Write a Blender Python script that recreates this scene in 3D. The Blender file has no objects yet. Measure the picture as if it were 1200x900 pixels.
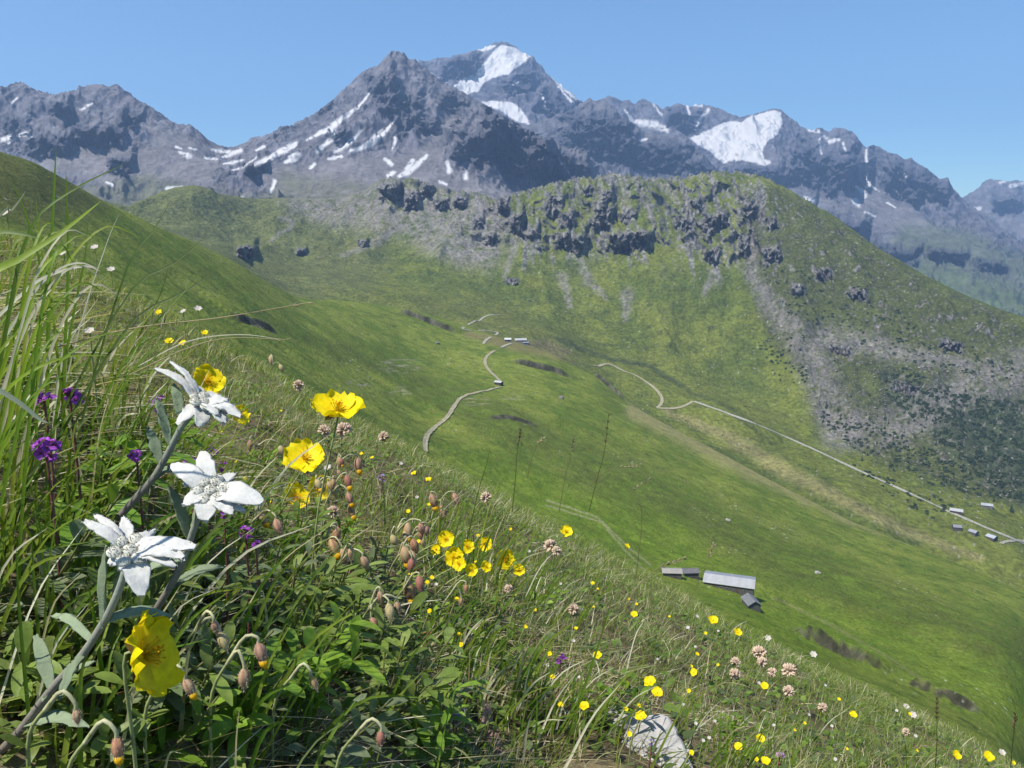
import bpy, math, random
import numpy as np
rng = np.random.default_rng(11)
random.seed(5)
SC = bpy.context.scene
COL = SC.collection
F = 942.0
PITCH = math.radians(11.4)
CP, SP = math.cos(PITCH), math.sin(PITCH)
SUN = np.array([-0.42, -0.30, 0.86]); SUN /= np.linalg.norm(SUN)

# ------------------------------------------------------------------ camera / light / world
cam = bpy.data.cameras.new("camera")
cam.sensor_fit = 'HORIZONTAL'; cam.sensor_width = 36.0; cam.lens = 36.0 * F / 1200.0
cam.clip_start = 0.01; cam.clip_end = 60000
camo = bpy.data.objects.new("camera", cam); COL.objects.link(camo)
camo.rotation_euler = (math.pi / 2 - PITCH, 0, 0)
SC.camera = camo
world = bpy.data.worlds.new("World"); SC.world = world; world.use_nodes = True
wn = world.node_tree; wn.nodes.clear()
wo = wn.nodes.new("ShaderNodeOutputWorld"); wb = wn.nodes.new("ShaderNodeBackground")
sky = wn.nodes.new("ShaderNodeTexSky"); sky.sky_type = 'NISHITA'; sky.sun_disc = False
sky.sun_elevation = math.asin(SUN[2]); sky.sun_rotation = math.atan2(SUN[0], SUN[1])
sky.altitude = 2600; sky.air_density = 1.0; sky.dust_density = 0.5; sky.ozone_density = 2.0
wb.inputs[1].default_value = 0.096
tintn = wn.nodes.new("ShaderNodeVectorMath"); tintn.operation = 'MULTIPLY'; tintn.inputs[1].default_value = (0.74, 0.97, 1.03)
wn.links.new(sky.outputs[0], tintn.inputs[0]); wn.links.new(tintn.outputs[0], wb.inputs[0]); wn.links.new(wb.outputs[0], wo.inputs[0])
sl = bpy.data.lights.new("sun", 'SUN'); sl.energy = 4.2; sl.angle = math.radians(0.53); sl.color = (1.0, 0.955, 0.88)
so = bpy.data.objects.new("sun", sl); COL.objects.link(so)
from mathutils import Vector
so.rotation_euler = Vector(SUN).to_track_quat('Z', 'Y').to_euler()
SC.view_settings.view_transform = 'Standard'; SC.view_settings.look = 'None'
SC.view_settings.gamma = 1; SC.view_settings.exposure = 0.9
cy = SC.cycles
cy.max_bounces = 5; cy.diffuse_bounces = 2; cy.glossy_bounces = 1; cy.transmission_bounces = 3
cy.transparent_max_bounces = 6; cy.volume_bounces = 0; cy.use_denoising = True
cy.caustics_reflective = False; cy.caustics_refractive = False

# ------------------------------------------------------------------ geometry of the view
def ray(px, py):
    cx = (np.asarray(px, float) - 600) / F; c = (450 - np.asarray(py, float)) / F
    y = CP + SP * c; z = -SP + CP * c
    return cx / y, z / y
def at(px, py, D):
    u, e = ray(px, py)
    return np.array([u * D, D, e * D], float)
def proj(x, y, z):
    d = y * CP - z * SP; up = y * SP + z * CP
    return 600 + F * x / d, 450 - F * up / d

# ------------------------------------------------------------------ noise
_perm = np.random.default_rng(3).permutation(256); _perm = np.concatenate([_perm, _perm, _perm])
_ang = np.random.default_rng(4).uniform(0, 2 * np.pi, 256); _gx, _gy = np.cos(_ang), np.sin(_ang)
def gn(x, y, seed=0):
    x = np.asarray(x, float) + seed * 17.31; y = np.asarray(y, float) - seed * 9.73
    xi = np.floor(x).astype(np.int64); yi = np.floor(y).astype(np.int64)
    xf = x - xi; yf = y - yi
    a = xi & 255; b = yi & 255; a1 = (xi + 1) & 255; b1 = (yi + 1) & 255
    def g(i, j, dx, dy):
        h = _perm[_perm[i] + j]; return _gx[h] * dx + _gy[h] * dy
    sx = xf * xf * xf * (xf * (xf * 6 - 15) + 10); sy = yf * yf * yf * (yf * (yf * 6 - 15) + 10)
    n0 = g(a, b, xf, yf) * (1 - sx) + g(a1, b, xf - 1, yf) * sx
    n1 = g(a, b1, xf, yf - 1) * (1 - sx) + g(a1, b1, xf - 1, yf - 1) * sx
    return (n0 * (1 - sy) + n1 * sy) * 1.5
def fbm(x, y, o=4, gain=0.5, seed=0):
    s = 0; a = 1.0; f = 1.0; t = 0
    for k in range(o):
        s = s + a * gn(x * f, y * f, seed + k); t += a; a *= gain; f *= 2.03
    return s / t
def ridged(x, y, o=5, gain=0.5, seed=0):
    s = 0; a = 1.0; f = 1.0; t = 0; w = 1.0
    for k in range(o):
        n = 1 - np.abs(gn(x * f, y * f, seed + k)) * 1.6
        n = np.clip(n, 0, 1) ** 2 * w
        s = s + a * n; w = np.clip(n * 1.6, 0, 1); t += a; a *= gain; f *= 2.07
    return s / t
def sstep(a, b, x):
    t = np.clip((x - a) / (b - a), 0, 1); return t * t * (3 - 2 * t)
def mix(a, b, t):
    return a + (b - a) * t[..., None]

# ------------------------------------------------------------------ mesh building
class MB:
    def __init__(s): s.v = []; s.f = []; s.c = []; s.n = 0
    def add(s, v, f, c=(0.5, 0.5, 0.5)):
        v = np.asarray(v, float).reshape(-1, 3); f = np.asarray(f, np.int64)
        c = np.asarray(c, float)
        if c.ndim == 1: c = np.tile(c, (len(v), 1))
        s.v.append(v); s.f.append(f + s.n); s.c.append(c); s.n += len(v)
    def build(s, name, mat, parent=None, smooth=True, loc=None):
        v = np.concatenate(s.v)
        if loc is not None: v = v - np.asarray(loc)
        c = np.concatenate(s.c)
        me = bpy.data.meshes.new(name)
        me.vertices.add(len(v)); me.vertices.foreach_set("co", v.astype(np.float32).ravel())
        loops = np.concatenate([f.ravel() for f in s.f]).astype(np.int32)
        tot = np.concatenate([np.full(len(f), f.shape[1]) for f in s.f]).astype(np.int32)
        st = np.concatenate([[0], np.cumsum(tot)[:-1]]).astype(np.int32)
        me.loops.add(len(loops)); me.loops.foreach_set("vertex_index", loops)
        me.polygons.add(len(tot)); me.polygons.foreach_set("loop_start", st); me.polygons.foreach_set("loop_total", tot)
        me.polygons.foreach_set("use_smooth", np.full(len(tot), smooth))
        at_ = me.color_attributes.new("Col", 'FLOAT_COLOR', 'POINT')
        at_.data.foreach_set("color", np.concatenate([c, np.ones((len(c), 1))], 1).astype(np.float32).ravel())
        me.update(calc_edges=True); me.validate()
        if mat is not None: me.materials.append(mat)
        o = bpy.data.objects.new(name, me); COL.objects.link(o)
        if loc is not None and parent is None: o.location = loc
        if parent is not None: o.parent = parent
        return o
def gridfaces(r, c):
    i = np.arange(r - 1)[:, None] * c + np.arange(c - 1)[None]
    return np.stack([i, i + 1, i + c + 1, i + c], -1).reshape(-1, 4)
def norm(a):
    a = np.asarray(a, float); return a / (np.linalg.norm(a, axis=-1, keepdims=True) + 1e-12)
def basis(n, hint=(0.13, 0.2, 1)):
    n = norm(n); h = np.array(hint, float)
    if abs(np.dot(n, norm(h))) > 0.97: h = np.array([1, 0.1, 0.05])
    a = norm(np.cross(h, n)); b = np.cross(n, a); return a, b, n
def curve(pts, n):
    p = np.asarray(pts, float)
    if len(p) == 2: return p[0] + (p[1] - p[0]) * np.linspace(0, 1, n)[:, None]
    q = np.vstack([2 * p[0] - p[1], p, 2 * p[-1] - p[-2]])
    t = np.linspace(0, len(p) - 1 - 1e-9, n); k = t.astype(int); f = (t - k)[:, None]
    a, b, c, d = q[k], q[k + 1], q[k + 2], q[k + 3]
    return 0.5 * (2 * b + (c - a) * f + (2 * a - 5 * b + 4 * c - d) * f ** 2 + (3 * b - 3 * c + d - a) * f ** 3)
def frames(path, hint):
    t = norm(np.gradient(path, axis=0)); s = norm(np.cross(t, np.asarray(hint, float))); u = norm(np.cross(s, t)); return t, s, u
def tube(mb, path, rad, col, n=6, hint=(0.2, -1, 0.3), flat=1.0):
    path = np.asarray(path, float); m = len(path)
    rad = np.broadcast_to(np.asarray(rad, float), (m,))
    t, s, u = frames(path, hint)
    a = np.linspace(0, 2 * np.pi, n, endpoint=False)
    v = path[:, None] + rad[:, None, None] * (np.cos(a)[None, :, None] * s[:, None] + flat * np.sin(a)[None, :, None] * u[:, None])
    i = np.arange(m - 1)[:, None] * n; j = np.arange(n)[None]; j1 = (j + 1) % n
    f = np.stack([i + j, i + j1, i + n + j1, i + n + j], -1).reshape(-1, 4)
    col = np.asarray(col, float)
    if col.ndim == 2: col = np.repeat(col, n, 0)
    mb.add(v.reshape(-1, 3), f, col)
def ribbon(mb, path, widths, col, hint, fold=0.25, edgecol=None):
    """leaf blade: three vertices across, folded along its midrib"""
    path = np.asarray(path, float); m = len(path); t, s, u = frames(path, hint)
    w = np.asarray(widths, float)[:, None]
    v = np.stack([path - s * w + u * w * fold, path, path + s * w + u * w * fold], 1).reshape(-1, 3)
    col = np.asarray(col, float)
    if col.ndim == 1: col = np.tile(col, (m, 1))
    c = np.repeat(col, 3, 0)
    if edgecol is not None: c[0::3] = edgecol; c[2::3] = edgecol
    mb.add(v, gridfaces(m, 3), c)
def leafprofile(n, peak=0.45, tip=0.02):
    t = np.linspace(0, 1, n)
    return np.maximum(np.sin(np.pi * t ** (math.log(0.5) / math.log(peak))) ** 0.75, tip) * np.where(t < 0.001, 0.25, 1)

# ------------------------------------------------------------------ materials
def newmat(name):
    m = bpy.data.materials.new(name); m.use_nodes = True; nt = m.node_tree; nt.nodes.clear()
    out = nt.nodes.new("ShaderNodeOutputMaterial"); return m, nt, out
def N(nt, typ, **kw):
    n = nt.nodes.new(typ)
    for k, v in kw.items(): setattr(n, k, v)
    return n
def colnoise(nt, scale, lo, hi, detail=6, coord='Object', rough=0.6):
    """vertex colour multiplied by a procedural variation"""
    a = N(nt, "ShaderNodeAttribute", attribute_name="Col")
    tc = N(nt, "ShaderNodeTexCoord"); nz = N(nt, "ShaderNodeTexNoise")
    nz.inputs["Scale"].default_value = scale; nz.inputs["Detail"].default_value = detail; nz.inputs["Roughness"].default_value = rough
    nt.links.new(tc.outputs[coord], nz.inputs["Vector"])
    mr = N(nt, "ShaderNodeMapRange"); mr.inputs[1].default_value = 0.3; mr.inputs[2].default_value = 0.7
    mr.inputs[3].default_value = lo; mr.inputs[4].default_value = hi
    nt.links.new(nz.outputs["Fac"], mr.inputs[0])
    mx = N(nt, "ShaderNodeVectorMath", operation='SCALE')
    nt.links.new(a.outputs["Color"], mx.inputs[0]); nt.links.new(mr.outputs[0], mx.inputs["Scale"])
    return mx.outputs[0], nz, tc
def principled(nt, rough=0.8, spec=0.2):
    p = N(nt, "ShaderNodeBsdfPrincipled"); p.inputs["Roughness"].default_value = rough
    p.inputs["Specular IOR Level"].default_value = spec; return p
def mat_terrain(name, scales, lo=0.7, hi=1.3, bump=0.5, dist=1.0):
    m, nt, out = newmat(name)
    c, nz, tc = colnoise(nt, scales[0], lo, hi, 8, 'Object', 0.65)
    nz2 = N(nt, "ShaderNodeTexNoise"); nz2.inputs["Scale"].default_value = scales[1]; nz2.inputs["Detail"].default_value = 6
    nt.links.new(tc.outputs['Object'], nz2.inputs["Vector"])
    mr = N(nt, "ShaderNodeMapRange"); mr.inputs[1].default_value = 0.3; mr.inputs[2].default_value = 0.7; mr.inputs[3].default_value = 0.8; mr.inputs[4].default_value = 1.2
    nt.links.new(nz2.outputs["Fac"], mr.inputs[0])
    sc = N(nt, "ShaderNodeVectorMath", operation='SCALE'); nt.links.new(c, sc.inputs[0]); nt.links.new(mr.outputs[0], sc.inputs["Scale"])
    p = principled(nt, 0.95, 0.08)
    ca = N(nt, "ShaderNodeAttribute", attribute_name="Col"); sx = N(nt, "ShaderNodeSeparateXYZ"); nt.links.new(ca.outputs["Color"], sx.inputs[0])
    sm = N(nt, "ShaderNodeMapRange"); sm.inputs[1].default_value = 0.30; sm.inputs[2].default_value = 0.42; nt.links.new(sx.outputs[2], sm.inputs[0])
    mc = N(nt, "ShaderNodeMix", data_type='RGBA'); nt.links.new(sm.outputs[0], mc.inputs[0]); nt.links.new(sc.outputs[0], mc.inputs[6]); nt.links.new(ca.outputs["Color"], mc.inputs[7])
    nt.links.new(mc.outputs[2], p.inputs["Base Color"])
    b = N(nt, "ShaderNodeBump"); b.inputs["Strength"].default_value = bump; b.inputs["Distance"].default_value = dist
    iv = N(nt, "ShaderNodeMath", operation='MULTIPLY_ADD'); iv.inputs[1].default_value = -bump; iv.inputs[2].default_value = bump
    nt.links.new(sm.outputs[0], iv.inputs[0]); nt.links.new(iv.outputs[0], b.inputs["Strength"])
    nt.links.new(nz.outputs["Fac"], b.inputs["Height"]); nt.links.new(b.outputs[0], p.inputs["Normal"])
    nt.links.new(p.outputs[0], out.inputs[0]); return m
def mat_leaf(name, trans=0.35, rough=0.5, spec=0.35, nscale=60, lo=0.75, hi=1.25, tint=(1.15, 1.1, 0.55), bump=0.0):
    m, nt, out = newmat(name)
    c, nz, tc = colnoise(nt, nscale, lo, hi, 4)
    p = principled(nt, rough, spec); nt.links.new(c, p.inputs["Base Color"])
    if bump:
        b = N(nt, "ShaderNodeBump"); b.inputs["Strength"].default_value = bump; b.inputs["Distance"].default_value = 0.002
        nt.links.new(nz.outputs["Fac"], b.inputs["Height"]); nt.links.new(b.outputs[0], p.inputs["Normal"])
    if trans > 0:
        tr = N(nt, "ShaderNodeBsdfTranslucent")
        tm = N(nt, "ShaderNodeVectorMath", operation='MULTIPLY'); tm.inputs[1].default_value = tint
        nt.links.new(c, tm.inputs[0]); nt.links.new(tm.outputs[0], tr.inputs[0])
        ms = N(nt, "ShaderNodeMixShader"); ms.inputs[0].default_value = trans
        nt.links.new(p.outputs[0], ms.inputs[1]); nt.links.new(tr.outputs[0], ms.inputs[2]); nt.links.new(ms.outputs[0], out.inputs[0])
    else: nt.links.new(p.outputs[0], out.inputs[0])
    return m
def mat_solid(name, rough=0.85, spec=0.2, nscale=3, lo=0.8, hi=1.2, bump=0.2, dist=0.02):
    m, nt, out = newmat(name)
    c, nz, tc = colnoise(nt, nscale, lo, hi, 8)
    p = principled(nt, rough, spec); nt.links.new(c, p.inputs["Base Color"])
    b = N(nt, "ShaderNodeBump"); b.inputs["Strength"].default_value = bump; b.inputs["Distance"].default_value = dist
    nt.links.new(nz.outputs["Fac"], b.inputs["Height"]); nt.links.new(b.outputs[0], p.inputs["Normal"])
    nt.links.new(p.outputs[0], out.inputs[0]); return m

# ------------------------------------------------------------------ tagging
def tag(o, label=None, cat=None, group=None, kind=None):
    if label: o["label"] = label
    if cat: o["category"] = cat
    if group: o["group"] = group
    if kind: o["kind"] = kind
    return o
def empty(name, loc, label=None, cat=None, group=None):
    o = bpy.data.objects.new(name, None); o.empty_display_size = 0.01; COL.objects.link(o)
    o.location = loc; return tag(o, label, cat, group)
def thing_mesh(mb, name, mat, loc, label, cat, group=None, smooth=True):
    return tag(mb.build(name, mat, None, smooth, loc), label, cat, group)
# ================================================================== TERRAIN
def ucols(n=900, lo=-0.70, hi=0.72, far=1.25, side=36):
    a = np.linspace(lo, hi, n); l = np.linspace(-far, lo, side, endpoint=False); r = np.linspace(hi, far, side + 1)[1:]
    return np.concatenate([l if lo < -.5 else l[:0], a, r if hi > .5 else r[:0]])
def gsmooth(a, k):
    if k <= 0: return a
    x = np.arange(-3 * k, 3 * k + 1); w = np.exp(-0.5 * (x / k) ** 2); w /= w.sum()
    return np.convolve(np.pad(a, 3 * k, mode='edge'), w, 'valid')
def pchip(Y, counts):
    d = np.diff(Y, axis=0); m = np.zeros_like(Y)
    p = d[:-1] * d[1:]; h = 2 * p / np.where(np.abs(d[:-1] + d[1:]) < 1e-12, 1e-12, d[:-1] + d[1:])
    m[1:-1] = np.where(p > 0, h, 0); m[0] = d[0]; m[-1] = d[-1]
    rows = []
    for k, c in enumerate(counts):
        t = np.linspace(0, 1, c, endpoint=False)[:, None]
        if k == len(counts) - 1: t = np.linspace(0, 1, c)[:, None]
        h00 = 2 * t ** 3 - 3 * t ** 2 + 1; h10 = t ** 3 - 2 * t ** 2 + t; h01 = -2 * t ** 3 + 3 * t ** 2; h11 = t ** 3 - t ** 2
        rows.append(h00 * Y[k] + h10 * m[k] + h01 * Y[k + 1] + h11 * m[k + 1])
    return np.vstack(rows)
class Layer:
    """a height sheet given by contour lines (px, py of the photograph, distance in metres), near to far"""
    def __init__(s, lines, counts, smooth, us):
        E, L = [], []
        for ln, sm in zip(lines, smooth):
            a = np.array(ln, float); u, e = ray(a[:, 0], a[:, 1]); o = np.argsort(u); u, e, D = u[o], e[o], a[o, 2]
            E.append(gsmooth(np.interp(us, u, e), sm)); L.append(gsmooth(np.interp(us, u, np.log(D)), sm))
        s.us = us; s.E = pchip(np.array(E), counts); s.D = np.exp(pchip(np.array(L), counts))
        s.T = np.concatenate([np.linspace(k, k + 1, c, endpoint=(k == len(counts) - 1)) for k, c in enumerate(counts)])[:, None] * np.ones_like(us)
        s.U = np.ones_like(s.D) * us; s.X = s.U * s.D; s.Y = s.D.copy(); s.Z = s.E * s.D
        s.rock = np.zeros_like(s.D)
    def pix(s):
        s.PX, s.PY = proj(s.X, s.Y, s.Z); return s.PX, s.PY
    def hit(s, px, py):
        for it in range(3):
            u = ray(px, py)[0]; break
        i = np.clip(np.searchsorted(s.us, u) - 1, 0, len(s.us) - 2); f = (u - s.us[i]) / (s.us[i + 1] - s.us[i])
        e = ray(px, py)[1]
        ee = (s.Z[:, i] / s.Y[:, i]) * (1 - f) + (s.Z[:, i + 1] / s.Y[:, i + 1]) * f
        dd = s.Y[:, i] * (1 - f) + s.Y[:, i + 1] * f
        k = np.argmax(ee >= e)
        if ee[k] < e: k = int(np.argmax(ee))
        if k == 0: D = dd[0]
        else:
            g = np.clip((e - ee[k - 1]) / (ee[k] - ee[k - 1] + 1e-12), 0, 1); D = dd[k - 1] + (dd[k] - dd[k - 1]) * g
        return np.array([u * D, D, s.zat(u * D, D)])
    def zat(s, x, y):
        u = x / y
        i = int(np.clip(np.searchsorted(s.us, u) - 1, 0, len(s.us) - 2)); f = (u - s.us[i]) / (s.us[i + 1] - s.us[i])
        za = np.interp(y, s.Y[:, i], s.Z[:, i]); zb_ = np.interp(y, s.Y[:, i + 1], s.Z[:, i + 1]); return za * (1 - f) + zb_ * f
    def normals(s):
        P = np.stack([s.X, s.Y, s.Z], -1); n = np.cross(np.gradient(P, axis=1), np.gradient(P, axis=0)); return norm(n)
    def patch(s, cx, cyy, rx, ry, rot=0, push=1.0, rockw=1.0, seed=0, absA=None):
        """a rock step: the ground above the patch is pulled forward so that its lower edge stands steep"""
        PX, PY = s.pix(); c, sn = math.cos(math.radians(rot)), math.sin(math.radians(rot))
        dx, dy = PX - cx, PY - cyy
        near = (np.abs(dx) < rx * 1.6 + ry * 4) & (np.abs(dy) < ry * 5 + rx)
        q = (dx * c + dy * sn) / rx + 0.30 * fbm(PX / 14, PY / 14, 3, .5, 31 + seed); t = (-dx * sn + dy * c) / ry + 0.55 * fbm(PX / 11, PY / 16, 3, .5, 47 + seed)
        mx = sstep(1.0, 0.55, np.abs(q)) * near
        prof = np.where(t > 1, 0, np.where(t > -0.7, (1 - t) / 1.7, np.clip((t + 3.2) / 2.5, 0, 1)))
        if absA is None:
            i = int(np.clip(np.searchsorted(s.us, ray(cx, cyy)[0]), 0, len(s.us) - 1))
            m = (np.abs(PY[:, i] - cyy) < ry) & (s.T[:, i] < s.T.max() - 1.0)
            A = np.ptp(s.Y[m, i]) * 1.05 if m.any() else 0
        else: A = absA
        w = mx * np.clip(prof, 0, 1) * A * push
        s.Y = s.Y - w; s.X = s.U * s.Y; s.Z = s.Z - s.E * w * 0 - (s.Z / (s.Y + w)) * w
        s.rock = np.maximum(s.rock, rockw * mx * sstep(1.15, 0.9, t) * sstep(-1.5, -0.8, t))
    def build(s, name, col, mat):
        mb = MB(); r, c = s.X.shape
        mb.add(np.stack([s.X, s.Y, s.Z], -1).reshape(-1, 3), gridfaces(r, c)[:, ::1], np.clip(col, 0, 1).reshape(-1, 3))
        return tag(mb.build(name, mat), kind="structure")
def stroke(PX, PY, pts, wid, warp=2.0, wl=12, seed=0, soft=0.5):
    """coverage of a streak along a line; wid is a number or one width per point"""
    p = np.array(pts, float); w = np.broadcast_to(np.asarray(wid, float), (len(p),))
    out = np.zeros_like(PX); mxw = w.max() + 2 * warp + 4
    m = (PX > p[:, 0].min() - mxw) & (PX < p[:, 0].max() + mxw) & (PY > p[:, 1].min() - mxw) & (PY < p[:, 1].max() + mxw)
    if not m.any(): return out
    x = PX[m] + warp * fbm(PX[m] / wl, PY[m] / wl, 3, 0.6, seed + 5); y = PY[m] + warp * fbm(PX[m] / wl, PY[m] / wl, 3, 0.6, seed + 9)
    best = np.full(x.shape, 1e9)
    for i in range(len(p) - 1):
        d = p[i + 1] - p[i]; t = np.clip(((x - p[i, 0]) * d[0] + (y - p[i, 1]) * d[1]) / (d @ d + 1e-9), 0, 1)
        dist = np.hypot(x - p[i, 0] - t * d[0], y - p[i, 1] - t * d[1]) / np.maximum(w[i] + (w[i + 1] - w[i]) * t, 0.05)
        best = np.minimum(best, dist)
    out[m] = sstep(1 + soft, 1 - soft, best); return out
def poly(PX, PY, pts, warp=4, wl=15, seed=0, soft=2.5):
    p = np.array(pts, float); out = np.zeros_like(PX); mg = warp * 2 + soft + 4
    m = (PX > p[:, 0].min() - mg) & (PX < p[:, 0].max() + mg) & (PY > p[:, 1].min() - mg) & (PY < p[:, 1].max() + mg)
    if not m.any(): return out
    x = PX[m] + warp * fbm(PX[m] / wl, PY[m] / wl, 4, 0.6, seed + 5); y = PY[m] + warp * fbm(PX[m] / wl, PY[m] / wl, 4, 0.6, seed + 9)
    ins = np.zeros(x.shape, bool); best = np.full(x.shape, 1e9)
    for i in range(len(p)):
        a, b = p[i], p[(i + 1) % len(p)]
        cr = ((a[1] > y) != (b[1] > y)) & (x < (b[0] - a[0]) * (y - a[1]) / (b[1] - a[1] + 1e-12) + a[0]); ins ^= cr
        d = b - a; t = np.clip(((x - a[0]) * d[0] + (y - a[1]) * d[1]) / (d @ d + 1e-9), 0, 1)
        best = np.minimum(best, np.hypot(x - a[0] - t * d[0], y - a[1] - t * d[1]))
    out[m] = sstep(-soft, soft, np.where(ins, best, -best)); return out

# ---------------- near bank
def zb(x, y):
    x = np.asarray(x, float); y = np.asarray(y, float); yy = np.clip(y, -5, 9)
    z = -0.33 - 0.557 * x - 0.235 * yy - 0.0132 * yy ** 2 - (np.maximum(y, 9) - 9) * 0.47
    z = z + 0.035 * fbm(x / 0.5, y / 0.5, 3, 0.5, 2) * sstep(0.1, 0.7, y) + 0.09 * fbm(x / 1.7, y / 1.7, 2, 0.5, 5) * sstep(0.8, 3, y)
    z = z + 0.10 * np.exp(-((x + 0.47) ** 2 + (y - 0.62) ** 2) / 0.03) + 0.05 * np.exp(-((x + 0.47) ** 2 + (y - 0.62) ** 2) / 0.05) - 0.04 * np.exp(-((x - 0.0) ** 2 + (y - 0.75) ** 2) / 0.01)
    return z
def bank_hit(px, py):
    u, e = ray(px, py); D = np.geomspace(0.12, 30, 3000); g = zb(u * D, D) - e * D
    k = int(np.argmax(g > 0)) if (g > 0).any() else int(np.argmax(g / D)); return D[k]
def at_height(px, py, h):
    """the point on the sight line that floats h above the bank, before the line meets it"""
    u, e = ray(px, py); D = np.geomspace(0.12, 30, 3000); g = e * D - zb(u * D, D) - h
    k = int(np.argmax(g < 0)) if (g < 0).any() else int(np.argmin(g / D)); return np.array([u * D[k], D[k], e * D[k]])
us = np.linspace(-2.4, 2.4, 420); Dn = np.geomspace(0.07, 34, 420)
U, D = np.meshgrid(us, Dn); X, Y = U * D, D; Z = zb(X, Y) + 0.012 * fbm(X / 0.05, Y / 0.05, 4, 0.6, 8) * np.minimum(1, 2 / D)
mb = MB(); g = fbm(X / 0.12, Y / 0.12, 4, 0.6, 4)
c = mix(np.array([0.085, 0.062, 0.038]), np.array([0.21, 0.17, 0.095]), sstep(-0.3, 0.4, g))
c = mix(c, np.array([0.15, 0.18, 0.055]), sstep(2.0, 4.5, D) * 0.8); mb.add(np.stack([X, Y, Z], -1).reshape(-1, 3), gridfaces(420, 420), c.reshape(-1, 3))
tag(mb.build("ground", mat_solid("soil", 0.95, 0.05, 40, 0.6, 1.3, 0.6, 0.01)), kind="structure")

# ---------------- the long green hillside below the bank
LS = Layer([
 [(-900,0,30),(-300,430,30),(0,500,30),(200,580,30),(300,620,30),(560,690,30),(760,780,30),(900,850,30),(1200,990,30),(1500,1160,30),(1900,1400,30)],
 [(-900,-100,240),(-300,255,240),(0,330,200),(200,392,260),(300,455,280),(400,535,290),(500,585,300),(640,640,320),(760,668,350),(855,690,345),(950,740,310),(1100,815,260),(1200,860,230),(1500,1000,200),(1900,1180,200)],
 [(-900,-200,350),(-300,160,350),(0,240,350),(200,330,450),(350,400,560),(500,490,590),(600,500,620),(700,540,600),(800,590,560),(900,640,500),(1000,690,450),(1100,730,400),(1200,765,360),(1500,880,330),(1900,1050,330)],
 [(-900,-260,420),(-300,55,420),(-100,140,430),(0,178,450),(40,190,480),(80,212,520),(120,235,560),(180,265,620),(230,285,680),(280,310,740),(320,335,800),(350,349,860),(420,354,1000),(470,362,1080),(520,376,1090),(560,388,1080),(600,400,1050),(650,416,1030),(700,442,1000),(735,472,950),(800,508,900),(900,562,800),(1000,612,720),(1100,652,650),(1200,692,600),(1500,800,550),(1900,950,520)],
 [(-900,-200,560),(-300,100,560),(0,230,560),(230,330,800),(350,390,960),(470,400,1200),(600,432,1180),(700,475,1120),(800,545,1000),(1000,650,820),(1200,730,700),(1500,850,650),(1900,1000,640)]],
 [110, 230, 260, 40], [8, 25, 25, 3, 8], ucols(900))
w = sstep(20, 200, LS.Y); cr = sstep(2.0, 2.6, LS.T); cr = 1 - 0.75 * cr
LS.Z += w * cr * (6.5 * fbm(LS.X / 120, LS.Y / 150, 3, 0.5, 21) + 5.0 * (ridged((LS.X * 0.6 + LS.Y) / 150, (LS.Y - LS.X) / 420, 3, 0.45, 25) - 0.4) + 1.1 * fbm(LS.X / 16, LS.Y / 16, 4, 0.55, 28))
st_ = LS.Z / 2.6 + .8 * fbm(LS.X / 22, LS.Y / 22, 2, .5, 35); LS.Z += w * cr * .12 * np.sin(st_ * 2 * np.pi) * sstep(-.2, .35, fbm(LS.X / 45, LS.Y / 45, 2, .5, 36))
LS.Z += w * 0.45 * fbm(LS.X / 4.0, LS.Y / 4.0, 2, 0.6, 33)
def step(L, xa, ya, xb, yb, h, ln, seed=0, rough=1.6, face=4.0):
    """an eroded bank: the turf breaks off along a line and leaves a steep bare face"""
    A, B = L.hit(xa, ya)[:2], L.hit(xb, yb)[:2]; t = B - A; n_ = np.hypot(*t); t = t / n_; nn = np.array([-t[1], t[0]])
    if nn[1] < 0: nn = -nn
    dx, dy = L.X - A[0], L.Y - A[1]; m = (np.abs(dx) < n_ * 2 + ln * 5) & (np.abs(dy) < n_ * 2 + ln * 5)
    q = (dx * t[0] + dy * t[1]) / n_; d = dx * nn[0] + dy * nn[1] + rough * h * .28 * fbm(L.X / (h * 3.5), L.Y / (h * 3.5), 3, .5, 70 + seed) + .55 * h * gn(L.X / (n_ * .3), L.Y / (n_ * .3), 71 + seed)
    mx = sstep(-.05, .22, q) * sstep(1.05, .75, q) * m; up = sstep(0, face, d); f = mx * up * np.exp(-np.maximum(d - face, 0) / ln)
    L.Z = L.Z + h * f; L.rock = np.maximum(L.rock, mx * sstep(-1.2, .2, d) * sstep(face * 1.25, face * .8, d))
for k_, a in enumerate([(272,374,332,396,3.6,30),(920,736,1050,792,6.0,24),(1062,800,1090,812,2.5,16),(1088,806,1150,838,2.4,14),(596,424,676,446,6,60),(690,436,738,472,7,60),(462,364,540,392,8,70),(388,500,420,512,1.8,18),(570,490,634,502,3,22),(640,404,690,420,3,30)]):
    step(LS, *a, seed=k_ * 3)
LS.Z += LS.rock * 1.3 * (ridged(LS.X / 11, LS.Y / 11, 3, .55, 77) - .4)
PX, PY = LS.pix(); nz = LS.normals()[..., 2]
g1 = fbm(LS.X / 60, LS.Y / 75, 5, 0.55, 40); g2 = fbm(LS.X / 9, LS.Y / 11, 4, 0.6, 44); g3 = fbm(LS.X / 2.6, LS.Y / 3.2, 3, 0.6, 49)
c = mix(np.array([0.090, 0.130, 0.017]), np.array([0.160, 0.192, 0.030]), sstep(-0.35, 0.35, g1 + 0.5 * g2))
c = mix(c, np.array([0.15, 0.15, 0.035]), 0.55 * sstep(0.12, 0.5, g2 + 0.5 * g3))
c = mix(c, np.array([0.035, 0.055, 0.012]), 0.6 * sstep(0.25, 0.55, -g2 - 0.4 * g3 + 0.2 * g1))
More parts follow.
